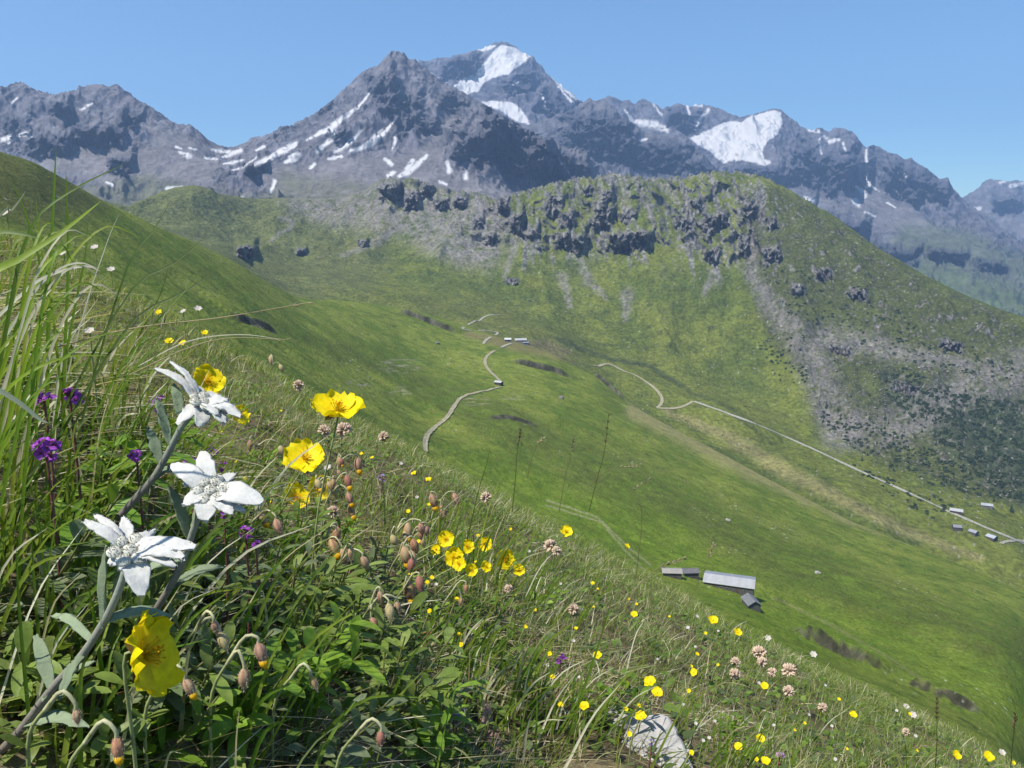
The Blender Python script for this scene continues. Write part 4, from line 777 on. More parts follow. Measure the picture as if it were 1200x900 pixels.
# ---------------- low ground-cover leaves
def cover(n, D0, D1, size, seed, cols, mask):
    r = np.random.default_rng(seed); D = (D0 ** 1.6 + (D1 ** 1.6 - D0 ** 1.6) * r.random(n)) ** (1 / 1.6); u = r.uniform(-1, .95, n); x, y = u * D, D
    k = mask(x, y, r) & (r.random(n) < np.clip(.55 + 1.5 * fbm(x / .12, y / .12, 2, .5, seed), .05, 1)); x, y = x[k], y[k]; n = len(x)
    h = r.uniform(.003, .035, n); L = r.uniform(*size, n); az = r.uniform(0, 6.283, n)
    d = norm(np.stack([np.cos(az), np.sin(az), r.uniform(.0, .9, n)], 1)); s_ = norm(np.cross(d, np.stack([r.normal(0, .25, n), r.normal(0, .25, n), np.ones(n)], 1))); upv = np.cross(s_, d)
    p0 = np.stack([x, y, zb(x, y) + h], 1); t = np.array([0, .3, .65, 1.0]); w = np.array([.08, .8, .85, .06]) * .42
    v = np.empty((n, 4, 3, 3))
    for i in range(4):
        c = p0 + d * (L * t[i])[:, None] - upv * (L * .25 * t[i] ** 2)[:, None]
        v[:, i, 0] = c - s_ * (L * w[i] * .5 * 2)[:, None] + upv * (L * w[i] * .3)[:, None]; v[:, i, 1] = c; v[:, i, 2] = c + s_ * (L * w[i])[:, None] + upv * (L * w[i] * .3)[:, None]
    b = np.arange(n)[:, None, None] * 12 + (np.arange(3)[:, None] * 3 + np.arange(2)[None])[None]
    f = np.stack([b, b + 1, b + 4, b + 3], -1).reshape(-1, 4)
    c = np.array(cols)[r.integers(0, len(cols), n)] * r.uniform(.7, 1.3, (n, 1)); return v.reshape(-1, 3), f, np.repeat(c, 12, 0)
mbc = MB()
mbc.add(*cover(9000, .22, 1.1, (.006, .014), 21, [(.10,.17,.024),(.14,.21,.034),(.085,.13,.04),(.18,.24,.05)], lambda x, y, r: proj(x, y, zb(x, y))[0] < 640))
mbc.add(*cover(20000, .8, 3.2, (.008, .02), 22, [(.10,.17,.026),(.14,.21,.036),(.10,.14,.05)], lambda x, y, r: r.random(len(x)) < .8))
tag(mbc.build("ground_cover_leaves", M_leaf), kind="stuff")

# ---------------- plant pieces
RR = np.random.default_rng(99)
def leaf(mb, p0, d, L, w, col, droop=.25, up=(0, 0, 1), n=7, fold=.22, under=None):
    d = norm(d); up = np.asarray(up, float); t = np.linspace(0, 1, n)
    path = np.asarray(p0) + d * (L * t)[:, None] + np.array([0, 0, -1.0]) * (L * droop * t ** 2)[:, None]
    wd = np.maximum((1 - np.abs(2 * np.clip(t, .0, .995) - 1) ** 2.3) ** .62 * (.35 + .65 * np.clip(t * 2.4, 0, 1)), .05) * w / 2
    ribbon(mb, path, wd, np.array(col) * RR.uniform(.8, 1.2), up, fold)
def petal(mb, c, out, nrm, L, w, col, crinkle=.12, cup=.25, cells=6, notch=.08, seed=0):
    out = norm(out); nrm = norm(nrm - np.dot(nrm, out) * out); s_ = np.cross(nrm, out); a = np.linspace(-1, 1, cells + 1); t = np.linspace(0, 1, cells + 1)
    T, A = np.meshgrid(t, a, indexing='ij'); wid = w / 2 * np.sin(np.pi * np.clip(.12 + .62 * T, 0, 1)) ** .8 * np.where(T > .8, 1 - (T - .8) * 1.1, 1)
    rad = L * T * (1 - .16 * A ** 2 * T) * (1 - notch * np.exp(-(A / .25) ** 2) * T + .10 * T ** 3 * gn(A * 4 + seed * 1.7, T * 0 + seed, 19))
    hgt = cup * L * (T ** 1.6) + .18 * w * A ** 2 * T + crinkle * L * T * gn(A * 2.2 + seed * 3.1, T * 3 + seed, 12) + crinkle * .4 * L * T * gn(A * 6 + seed, T * 5, 13)
    v = np.asarray(c) + rad[..., None] * out + (A * wid)[..., None] * s_ + hgt[..., None] * nrm
    cc = mix(np.array(col) * np.array([.95, .82, .6]), np.array(col), np.clip(T * 2.2, 0, 1)); mb.add(v.reshape(-1, 3), gridfaces(cells + 1, cells + 1), cc.reshape(-1, 3))
def ellips(mb, c, ax, L, w, col, n=8, m=6, tipcol=None, ribs=None, power=1.0):
    a, b, d = basis(ax); t = np.linspace(0, 1, m + 1); r = np.sin(np.pi * np.clip(t, .015, .985) ** power) ** .75 * w / 2; ph = np.linspace(0, 2 * np.pi, n, endpoint=False)
    v = np.asarray(c) + (t * L)[:, None, None] * d + r[:, None, None] * (np.cos(ph)[None, :, None] * a + np.sin(ph)[None, :, None] * b)
    cc = np.tile(np.array(col, float), (m + 1, n, 1))
    if ribs is not None: cc[:, ::2] = np.array(ribs)
    if tipcol is not None: cc[-2:] = tipcol
    i = np.arange(m)[:, None] * n; j = np.arange(n)[None]; j1 = (j + 1) % n
    mb.add(v.reshape(-1, 3), np.stack([i + j, i + j1, i + n + j1, i + n + j], -1).reshape(-1, 4), cc.reshape(-1, 3))
def ground_under(p, drift=(0, 0)):
    x, y = p[0] + drift[0], max(.1, p[1] + drift[1]); return np.array([x, y, float(zb(x, y)) - .004])
YEL = (0.86, 0.70, 0.006)
GREEN = [(.14,.20,.035),(.17,.23,.04),(.20,.26,.05),(.17,.20,.09)]
STEMC = (.24, .27, .11)
def opp_leaves(mb, path, n, L, w, r, cols=GREEN, start=.15, end=.85, spread=.9):
    k = np.linspace(start, end, n)
    for i, f in enumerate(k):
        j = min(int(f * (len(path) - 1)), len(path) - 2); t = norm(path[j + 1] - path[j]); a, b, _ = basis(t); ph = i * 1.57 + r.uniform(-.4, .4)
        for s_ in (1, -1):
            d = (math.cos(ph) * a + math.sin(ph) * b) * s_ * spread + t * r.uniform(.35, .8); q = r.uniform(.75, 1.2)
            leaf(mb, path[j], d, L * q, w * q, cols[r.integers(0, len(cols))], r.uniform(.1, .5), up=t + np.array([0, 0, .6]))
def yellow_flower(parent, loc, c, face, R, r, stam=True, seed=0, cells=6):
    a, b, n = basis(face); mb = MB(); off = r.uniform(0, 6.28)
    for k in range(5):
        ph = off + k * 2 * math.pi / 5 + r.uniform(-.1, .1); o_ = math.cos(ph) * a + math.sin(ph) * b
        petal(mb, c + o_ * R * .04 + n * .0006 * (k % 2), o_, n, R * r.uniform(.9, 1.08), R * 1.25, np.array(YEL) * r.uniform(.92, 1.05), r.uniform(.16, .34), r.uniform(.12, .35), cells, .1, seed + k)
    ob = mb.build("petals", M_petal, parent, True, loc)
    if stam:
        sm = MB()
        for k in range(26):
            ph = r.uniform(0, 6.28); q = r.uniform(.03, .26) * R; d = norm(n + (math.cos(ph) * a + math.sin(ph) * b) * q / R * 3); p1 = c + (math.cos(ph) * a + math.sin(ph) * b) * q * .4; p2 = p1 + d * R * r.uniform(.28, .42)
            tube(sm, np.array([p1, p2]), R * .012, (.75, .55, .03), 3); ellips(sm, p2, d, R * .07, R * .06, (.85, .42, .01), 5, 3)
        sm.build("stamens", M_petal, ob, True, loc)
    return ob
def sepals(mb, c, face, R):
    a, b, n = basis(face)
    for k in range(3):
        ph = k * 2.09; o_ = math.cos(ph) * a + math.sin(ph) * b; leaf(mb, c - n * .0008, o_ - n * .25, R * .62, R * .36, (.20, .14, .07), 0, n, 5, .2)

# ---------------- rock-rose flowers   px, py, size in pixels, height above the bank, direction it faces, label
flw = [(395,482,58,.085,(.1,-.22,1),"largest yellow rock rose, opening upward at the end of the left meadow edge"),
 (168,768,100,None,(.95,-.06,.26),"crumpled yellow rock rose seen from the side under the lowest edelweiss"),
 (243,447,36,.07,(.5,-.6,.5),"yellow rock rose beside the tip of the highest edelweiss"),
 (357,538,46,.05,(.15,-.55,.8),"yellow rock rose with ragged petals among nodding buds above the middle edelweiss tip"),
 (374,572,30,.045,(.5,-.8,.3),"yellow rock rose hanging just below the ragged pair"),
 (346,583,32,.04,(.6,-.5,.6),"small yellow rock rose low down right of the middle edelweiss"),
 (280,486,24,.06,(.8,-.5,.4),"half folded yellow rock rose at the bract tip of the highest edelweiss"),
 (590,655,24,.06,(.55,-.75,.3),"rightmost folded yellow rock rose of the central cluster"),
 (522,632,19,.05,(.1,-.8,.5),"yellow rock rose topmost in the left of the central cluster"),
 (531,653,22,.05,(.2,-.8,.5),"double looking yellow rock rose in the middle of the central cluster"),
 (547,640,17,.055,(.4,-.8,.5),"yellow rock rose turned right at the top of the central cluster"),
 (568,638,17,.055,(.1,-.8,.6),"yellow rock rose standing alone at the top right of the central cluster"),
 (511,644,13,.045,(-.3,-.8,.5),"small yellow rock rose at the left end of the central cluster"),
 (552,668,15,.04,(.2,-.8,.4),"yellow rock rose at the lower edge of the central cluster"),
 (569,664,13,.045,(.4,-.7,.5),"small yellow rock rose under the top right of the central cluster"),
 (608,669,14,.05,(.1,-.7,.7),"small yellow rock rose farthest right beyond the central cluster"),
 (538,661,17,.048,(-.2,-.8,.6),"yellow rock rose partly hidden behind the double looking bloom"),
 (663,623,15,.08,(.2,-.6,.8),"yellow rock rose on the rim against the lower slope")]
for i, (px, py, s_, h, fc, lab) in enumerate(flw):
    c = at(px, py, .335) if h is None else at_height(px, py, h)
    if 490 < px < 612 and py > 600: c = at(px, py, at_height(px, py, .075)[1] * .97)
    c = at(px, py, min(c[1], 2 * .022 * F / s_)); R = float(s_ / 2 * c[1] / F * 1.08)
    g = ground_under(c, (-.03 * c[1] * 2, .02)); o = empty("rock_rose", g, lab, "flower", "yellow rock roses"); r = np.random.default_rng(300 + i)
    yellow_flower(o, g, c, fc, R, r, True, i * 7); st = MB(); n = norm(np.array(fc, float)); pth = curve([g, g + (c - g) * .5 + (-.004, 0, .006), c - n * R * .5, c - n * .0005], 12)
    tube(st, pth, np.linspace(.0011, .0007, 12), STEMC, 6); sepals(st, c, fc, R); st.build("stem", M_stem, o, True, g)
    fo = MB(); opp_leaves(fo, pth, 3, .016, .0055, r, end=.6); fo.build("foliage", M_leaf, o, True, g)

# ---------------- nodding buds on arching stalks
buds = [  # each stalk: list of (px, py, length px, yellow tip), label
 ([(476,652,34,1),(486,640,26,0)],"stalk of two purple and yellow rock rose buds nodding above the dark hanging bud"),
 ([(480,693,38,1)],"dark hanging bud with an orange tip"),
 ([(457,718,30,0),(446,700,22,0)],"dark maroon drooping bud pair below the orange tipped bud"),
 ([(392,642,32,1),(404,652,26,0)],"stalk of two fat orange flushed buds left of centre"),
 ([(428,660,26,0)],"single orange brown bud hanging left of the dark hanging bud"),
 ([(478,622,28,1),(462,634,22,0),(494,620,22,0)],"stalk of three hairy buds with a yellow petal showing on the middle one"),
 ([(519,602,26,0),(508,588,26,1)],"brown bud and yellow tipped bud side by side below the meadow rim"),
 ([(306,766,38,1),(286,796,38,0)],"pair of pale hairy buds on hooked stalks right of the crumpled rock rose"),
 ([(262,752,34,0),(252,735,22,0)],"greyish mauve buds just above the pale hooked pair"),
 ([(222,806,34,1)],"orange petalled bud hanging below the crumpled rock rose"),
 ([(138,878,40,1)],"pale swollen bud at the bottom left beside the edelweiss stem"),
 ([(90,840,26,0)],"reddish bud lying against the thick edelweiss stem"),
 ([(398,542,18,0),(420,545,24,1)],"two pinkish brown buds right of the ragged rock rose"),
 ([(408,565,22,1),(410,585,22,1),(412,600,22,1)],"column of three short yellow tipped buds near the left centre"),
 ([(392,573,26,0)],"slim maroon bud touching the hanging yellow rock rose"),
 ([(308,608,26,1),(326,618,28,0)],"pale bud pair with one yellow tip right of the middle edelweiss"),
 ([(293,522,18,0),(330,528,18,0)],"small beige buds on a sideways stalk under the half folded rock rose"),
 ([(318,422,16,0),(330,432,14,0)],"rusty tuft of buds on the upper left meadow rim"),
 ([(368,800,26,0)],"lilac grey bud hanging among dark leaves at the bottom"),
 ([(446,866,28,0)],"small grey bud on a bent pinkish stalk near the bottom edge"),
 ([(546,690,14,0),(540,705,14,0)],"little pink buds under the central yellow cluster"),
 ([(500,622,18,0)],"thin dark bud tucked behind the three hairy buds"),
]
for i, (bl, lab) in enumerate(buds):
    if 380 < bl[0][0] < 530 and 540 < bl[0][1] < 725:
        rb_ = np.random.default_rng(40 + i); bl = bl + [(bl[0][0] + rb_.uniform(-22, 18), bl[0][1] + rb_.uniform(-20, 14), bl[0][2] * rb_.uniform(.6, .85), int(rb_.random() < .3)) for _ in range(2)]
    P = [at_height(q[0], q[1], .08) for q in bl]; r = np.random.default_rng(500 + i)
    D0 = min(p[1] for p in P); P = [at(q[0], q[1], D0 * r.uniform(.95, .99)) for q in bl]
    g = ground_under(np.mean(P, 0), (-.035, .015)); o = empty("budding_stalk", g, lab, "flower bud", "nodding rock rose buds"); st = MB()
    top = np.mean(P, 0) + (-.012, .002, .006); main = curve([g, g + (top - g) * .55 + (-.006, 0, .01), top], 10); tube(st, main, np.linspace(.0012, .0008, 10), STEMC, 6)
    for (q, p) in zip(bl, P):
        L = .82 * q[2] * p[1] / F; ax = norm(np.array([r.uniform(-.1, .5), r.uniform(-.35, .1), -1])); b0 = p - ax * L / 2
        hook = curve([main[-2], main[-1] + (b0 - main[-1]) * .5 + (0, 0, .007), b0 + (.0, 0, .003), b0 + ax * L * .08], 9); tube(st, hook, np.linspace(.0012, .0009, 9), (.36, .35, .2), 5)
        mbb = MB(); base = [(.46,.26,.13),(.48,.38,.17),(.36,.16,.11),(.44,.30,.20)][r.integers(0, 4)]
        ellips(mbb, b0, ax, L, L * .50, base, 10, 8, None, (.30, .14, .11) if r.random() < .5 else (.42, .36, .22), .8)
        V = np.concatenate(mbb.v); pk = r.integers(0, len(V), 130); dd = norm(norm(V[pk] - (b0 + ax * L * .5)) + r.normal(0, .4, (130, 3))); ss = norm(np.cross(dd, (.1, -1, .2)))
        mbb.add(np.stack([V[pk] - ss * .00007, V[pk] + ss * .00007, V[pk] + dd * r.uniform(.0008, .002, (130, 1))], 1).reshape(-1, 3), np.arange(390).reshape(-1, 3), (.55, .46, .34)); bo = mbb.build("bud", M_wool, o, True, g)
        if q[3]:
            tb_ = MB(); ellips(tb_, b0 + ax * L * .62, ax, L * .55, L * .40, (.85, .50, .02), 8, 5); tb_.build("petal_tip", M_petal, bo, True, g)
    st.build("stem", M_stem, o, True, g); fo = MB(); opp_leaves(fo, main, 3, .014, .0045, r, end=.55); fo.build("foliage", M_leaf, o, True, g)

# ---------------- edelweiss
GREY = (.22, .27, .17)
def woolly(mb, path, widths, th, col, hint):
    """a thick felted bract or leaf with an oval section"""
    path = np.asarray(path); t, s, u = frames(path, hint); a = np.linspace(0, 2 * np.pi, 10, endpoint=False); m = len(path)
    w = np.asarray(widths)[:, None, None]; tk = np.minimum(th, np.asarray(widths) * .6)[:, None, None]
    v = path[:, None] + w * np.cos(a)[None, :, None] * s[:, None] + tk * np.sin(a)[None, :, None] * u[:, None] + (w * .28) * (np.cos(a) ** 2)[None, :, None] * u[:, None]
    v = v + .00035 * RR.normal(size=v.shape); i = np.arange(m - 1)[:, None] * 10; j = np.arange(10)[None]; j1 = (j + 1) % 10
    col = np.asarray(col, float); c = np.repeat(col, 10, 0) if col.ndim == 2 else col
    mb.add(v.reshape(-1, 3), np.stack([i + j, i + j1, i + 10 + j1, i + 10 + j], -1).reshape(-1, 4), c)
def edelweiss(label, D, centre, bracts, stem, leaves, face, fl_r):
    c = at(*centre, D); root = at(*stem[-1][:2], stem[-1][2]); o = empty("edelweiss", root, label, "edelweiss", "edelweiss plants")
    n = norm(np.array(face, float)); b = MB()
    for (px, py, dz, wpx) in bracts:
        tip = at(px, py, D + dz); d = tip - c; L = np.linalg.norm(d); mid = c + d * .5 + n * L * .10; path = curve([c - n * .001 + d * .04, mid, tip], 11); t = np.linspace(0, 1, 11)
        w = wpx / 2 * D / F * np.maximum(np.sin(np.pi * np.clip(t * .82 + .13, 0, 1)) ** .7, .10); woolly(b, path, w, .0010, np.array((.57, .56, .525)) * RR.uniform(.95, 1.02), n)
    V = np.concatenate(b.v); pick = RR.integers(0, len(V), 1500); dd = norm(RR.normal(size=(1500, 3)) + n * .4); ss = norm(np.cross(dd, (0.1, -1, .2))); p_ = V[pick]; hl_ = RR.uniform(.0006, .0018, (1500, 1))
    b.add(np.stack([p_ - ss * .00006, p_ + ss * .00006, p_ + dd * hl_], 1).reshape(-1, 3), np.arange(4500).reshape(-1, 3), (.66, .65, .62)); b.build("bracts", M_wool, o, True, root)
    f = MB(); a, e, _ = basis(n)
    spots = [(0, 0)] + [(math.cos(k * 1.05 + .3) * fl_r, math.sin(k * 1.05 + .3) * fl_r) for k in range(6)]
    for k, (x, y) in enumerate(spots):
        p = c + a * x + e * y + n * .0005; q = fl_r * RR.uniform(.44, .54)
        ellips(f, p, n, q * 1.15, q * 2.1, (.54, .53, .46), 12, 7)
        for m in range(34):
            z = RR.uniform(.25, 1); ph = RR.uniform(0, 6.28); rr_ = math.sqrt(max(0, 1 - z * z)) * q * .95; pp = p + n * (q * .55 + z * q * .56) + (math.cos(ph) * a + math.sin(ph) * e) * rr_
            ellips(f, pp, n + (math.cos(ph) * a + math.sin(ph) * e) * .5, q * .22, q * .16, (.60, .58, .50) if m % 3 else (.46, .42, .26), 5, 3)
    f.build("floret_cluster", M_wool, o, True, root)
    s_ = MB(); pts = [c - n * .001] + [at(*q) for q in stem]; path = curve(pts, 26)[::-1]; sc = np.linspace(0, 1, 26)[:, None]
    tube(s_, path, np.linspace(.0022, .0016, 26), np.array((.20, .165, .15)) * (1 - sc) + np.array((.34, .37, .29)) * sc, 10); s_.build("stem", M_wool, o, True, root)
    for (p0, (xx, yy, dz, wpx)) in leaves:
        q0 = at(p0[0], p0[1], p0[2]); q1 = at(xx, yy, p0[2] + dz); d = q1 - q0; L = np.linalg.norm(d); mb = MB(); path = curve([q0, q0 + d * .5 + np.array([0, 0, L * .12]), q1], 10); t = np.linspace(0, 1, 10)
        w = .82 * wpx / 2 * p0[2] / F * np.maximum(np.sin(np.pi * np.clip(t * .85 + .12, 0, 1)) ** .7, .12); woolly(mb, path, w, .0007, np.array(GREY) * RR.uniform(.85, 1.15), (0, -.5, 1)); mb.build("leaf", M_wool, o, True, root)
edelweiss("lowest edelweiss with a thick purplish stem and one bract hanging towards the viewer", .335, (152,648),
 [(167,697,-.012,33),(196,632,.006,20),(229,642,0,24),(216,654,-.006,20),(206,664,-.008,18),(128,662,-.006,20),(182,622,.02,14),(145,608,.02,17),(126,622,.012,20),(98,611,.004,16),(112,604,.014,14),(140,668,-.01,16)],
 [(140,690,.337),(122,728,.34),(96,768,.345),(62,806,.35),(20,860,.36),(-25,905,.37)],
 [((122,728,.34),(200,722,.01,20)),((108,752,.342),(60,722,.02,16)),((120,735,.34),(126,640,-.004,17)),((96,768,.344),(70,820,-.02,18)),((60,806,.35),(42,745,.02,22)),((132,705,.338),(152,660,.004,14)),((50,820,.35),(112,775,.01,18)),((30,850,.356),(105,852,-.01,22))],
 (.28,-.42,.86), .0062)
edelweiss("middle edelweiss, widest open of the three with bracts spread like a star", .40, (247,577),
 [(307,589,-.006,33),(240,610,-.014,32),(202,545,.008,25),(238,530,.018,23),(272,602,-.012,22),(215,592,-.01,20),(275,556,.014,18),(262,563,.012,20),(287,600,-.008,16),(224,588,-.008,16),(216,566,.01,16)],
 [(232,607,.403),(222,635,.408),(210,668,.415),(192,700,.425),(170,735,.44)],
 [((222,630,.408),(198,570,-.006,16)),((214,655,.412),(150,688,0,18)),((200,690,.42),(262,664,.01,16)),((226,618,.405),(238,576,-.008,13))],
 (.12,-.55,.83), .0066)
edelweiss("highest edelweiss seen from the side with two bracts curling straight up", .425, (238,474),
 [(281,489,-.008,22),(262,496,-.012,22),(234,500,-.012,22),(246,466,.006,20),(268,471,.004,18),(276,480,0,15),(252,462,.014,17),(208,497,-.006,20),(181,432,.006,14),(200,424,.012,9),(214,455,.008,13),(226,452,.014,14),(254,487,-.012,18)],
 [(218,492,.427),(204,517,.43),(192,540,.433),(180,560,.436),(160,583,.44),(143,602,.446)],
 [((200,522,.43),(184,468,.0,14)),((190,545,.433),(172,500,.006,16)),((178,562,.436),(215,548,.004,14)),((214,496,.427),(204,450,.004,15))],
 (.45,-.18,.88), .0058)

# ---------------- leafy herbs in the lower left
def herb(px, py, label, kind, seed, ns=5, H=.07, L=.018, w=.006, cols=GREEN, spread=.05, name="leafy_herb"):
    D = bank_hit(px, py); u, e = ray(px, py); g = np.array([u * D, D, float(zb(u * D, D)) - .004]); r = np.random.default_rng(seed); o = empty(name, g, label, "leafy plant", "leafy herbs of the bank"); st, fo = MB(), MB()
    for k in range(ns):
        a = r.uniform(0, 6.28); hh = H * r.uniform(.55, 1.1); tip = g + np.array([math.cos(a) * spread * r.uniform(.2, .8) + .55 * hh, math.sin(a) * spread * r.uniform(.2, .8) - .01, hh])
        pth = curve([g + (r.uniform(-.006, .006), r.uniform(-.006, .006), 0), g + (tip - g) * .5 + (0, 0, -.005), tip], 9); tube(st, pth, np.linspace(.0011, .0007, 9), (.13, .13, .05), 5)
        opp_leaves(fo, pth, int(H / .015) + 2, L * 1.1, w, r, cols, .12, .98, .62)
    st.build("stem", M_stem, o, True, g); fo.build("foliage", M_leaf, o, True, g)
BR = [(.19,.31,.03),(.22,.34,.036),(.15,.27,.028)]; GG = [(.18,.22,.11),(.20,.24,.125),(.15,.20,.08)]; DK = [(.15,.215,.04),(.185,.255,.05),(.22,.28,.07)]
hs = [(110,600,BR,.075,.022,.010,"bright green broad leaved sprig below the purple thyme"),(60,660,BR,.06,.02,.009,"bright green sprig left of the lowest edelweiss"),(200,640,DK,.06,.02,.007,"dark leaved sprig between the middle and lowest edelweiss"),(285,640,DK,.065,.024,.007,"narrow leaved sprig under the middle edelweiss"),(330,680,DK,.075,.026,.008,"tall dark leaved shoot below the pale bud pair"),(300,720,GG,.07,.02,.007,"grey green leafy shoot above the pale hooked buds"),(240,705,GG,.06,.018,.006,"small grey leafed shoot right of the hanging edelweiss bract"),(375,730,DK,.085,.028,.009,"dark long leaved shoot left of the maroon bud pair"),(410,790,DK,.08,.028,.009,"dark glossy shoot in the centre of the lower herbs"),(330,820,BR,.07,.026,.010,"bright leaved shoot right of the pale hooked buds"),(270,850,BR,.05,.024,.010,"cluster of rounded bright leaves at the bottom"),(200,840,DK,.06,.022,.008,"dark leaved shoot under the orange petalled bud"),(150,820,GG,.06,.022,.007,"grey leafed shoot right of the edelweiss stem"),(90,880,DK,.05,.024,.008,"dark shoot under the pale swollen bud"),(30,800,DK,.06,.024,.008,"dark leaved shoot at the left edge of the picture"),(20,720,GG,.06,.022,.008,"grey green shoot at the left edge above the dark shoot"),(440,850,DK,.075,.026,.009,"dark long leaved shoot above the small grey bud"),(480,880,BR,.06,.026,.008,"bright leaved shoot at the bottom right of the herbs"),(360,880,GG,.05,.022,.008,"grey leafed shoot at the bottom between bright shoots"),(420,700,GG,.07,.022,.007,"grey green shoot below the fat orange buds"),(455,780,DK,.07,.022,.007,"dark shoot right of the maroon bud pair"),(240,790,GG,.045,.016,.006,"small grey leafed tuft between the hooked buds and the orange bud"),(300,560,BR,.05,.018,.008,"bright leaf pair standing right of the thyme"),(260,610,DK,.05,.016,.006,"dark sprig directly under the middle edelweiss head"),(150,560,BR,.055,.02,.009,"bright sprig left of the highest edelweiss stem"),(390,650,BR,.06,.018,.006,"bright narrow sprig beside the fat orange buds"),(690,850,BR,.055,.02,.008,"bright leafy sprig at the left side of the limestone slab"),(510,740,BR,.04,.016,.007,"small bright sprig under the orange tipped bud"),(620,715,BR,.05,.02,.008,"bright sprig below the rightmost cluster bloom"),(470,690,BR,.05,.016,.006,"bright sprig behind the orange tipped bud"),(850,880,BR,.05,.02,.007,"bright sprig right of the limestone slab"),(330,760,DK,.075,.026,.009,"dark shoot directly right of the hooked bud stalk"),(130,760,DK,.07,.026,.008,"dark shoot behind the thick edelweiss stem"),(215,745,DK,.055,.022,.007,"dark shoot behind the crumpled rock rose"),(500,830,GG,.05,.018,.006,"grey green shoot above the bright bottom shoot"),(170,890,BR,.05,.024,.009,"bright shoot at the bottom edge under the dark shoot")]
for k, (px, py, cols, H, L, w, lab) in enumerate(hs): herb(px, py, lab, "", 700 + k, 6, H, L, w * .92, cols, .055)

# ---------------- thyme and other purple flowers
def purple(px, py, s_, h, n, label, col=(.38, .09, .55), seed=0, name="purple_thyme", cat="flower", Dmax=None):
    c = at_height(px, py, h); c = at(px, py, c[1] * (.86 if px < 320 else .96)); r = np.random.default_rng(seed); R = s_ / 2 * c[1] / F; g = ground_under(c, (-.008, .006)); o = empty(name, g, label, cat, "purple flowers"); b = MB(); st = MB(); cal = MB()
    tube(st, curve([g, (g + c) / 2 + (.002, 0, .002), c], 7), np.linspace(.0011, .0008, 7), (.16, .07, .06), 5)
    for k in range(n):
        d = norm(r.normal(size=3) + (0, -.3, .55)); p = c + d * R * .55; q = R * .42
        ellips(cal, c + d * R * .2, d, R * .5, R * .22, (.15, .05, .07), 6, 4)
        for m in range(4):
            ph = m * 1.57 + r.uniform(-.3, .3); a_, b_, n_ = basis(d); o_ = math.cos(ph) * a_ + math.sin(ph) * b_; petal(b, p, o_, n_, q * (1.25 if m == 0 else .85), q * .8, np.array(col) * r.uniform(.75, 1.3), .1, .25, 3, 0.1, k + m)
    st.build("stem", M_stem, o, True, g); cal.build("calyx", M_stem, o, True, g); b.build("petals", M_petal, o, True, g)
    fo = MB(); opp_leaves(fo, curve([g, c], 6), 3, .007, .003, r, [(.07,.09,.03),(.12,.07,.05)]); fo.build("foliage", M_leaf, o, True, g)
for k, q in enumerate([(52,470,34,.075,9,"purple thyme head at the left of the upper pair in the dry grass"),(82,468,38,.075,10,"purple thyme head at the right of the upper pair in the dry grass"),(54,528,44,.075,10,"deep violet thyme head alone in shade under the upper pair"),(186,474,32,.07,8,"purple thyme behind the stem of the highest edelweiss"),(160,535,26,.07,6,"small purple thyme left of the highest edelweiss stem"),(245,530,26,.075,6,"small purple thyme just above the middle edelweiss"),(222,541,20,.07,5,"tiny purple thyme left of the middle edelweiss top bract"),(260,548,20,.07,5,"purple thyme right of the middle edelweiss top bract"),(288,624,24,.07,6,"purple thyme under the right bract of the middle edelweiss"),(262,600,22,.07,5,"purple thyme directly below the middle edelweiss"),(300,640,20,.07,4,"small violet thyme below the pale bud pair")]):
    purple(*q[:5], q[5], seed=800 + k)
purple(657,773,22,.06,3,"single violet flower standing in the middle of the grass", (.26,.05,.42), 820, "violet"); purple(532,835,24,.05,6,"small blue violet flower head near the bottom centre", (.16,.10,.42), 821, "violet"); purple(764,870,12,.06,3,"tiny blue flower in front of the limestone slab", (.2,.14,.5), 822, "violet"); purple(914,886,16,.06,5,"pale lilac flower at the bottom right of the slab", (.45,.28,.5), 823, "violet"); purple(448,560,14,.05,4,"faint lilac flower at the rim left of centre", (.3,.2,.45), 824, "violet")

# ---------------- faded vetch heads, buttercups, white flowers
def clover(px, py, s_, label, seed, col=(.56, .44, .34), h=.07):
    c = at_height(px, py, h); r = np.random.default_rng(seed); R = .86 * s_ / 2 * c[1] / F; g = ground_under(c, (-.012, .01)); o = empty("faded_vetch", g, label, "flower", "faded pinkish vetch heads"); b, st = MB(), MB()
    tube(st, curve([g, (g + c) / 2 + (-.003, 0, .004), c], 7), np.linspace(.0012, .0009, 7), STEMC, 5)
    for k in range(60):
        d = norm(r.normal(size=3) + (0, 0, .35)); ellips(b, c + d * R * .2, d + (0, 0, .25), R * .9, R * .34, np.array(col) * r.uniform(.65, 1.35), 6, 4, np.array(col) * 1.35)
    b.build("blossom", M_petal, o, True, g); st.build("stem", M_stem, o, True, g); fo = MB(); opp_leaves(fo, curve([g, c], 6), 3, .016, .005, r, [(.08,.13,.03)]); fo.build("foliage", M_leaf, o, True, g)
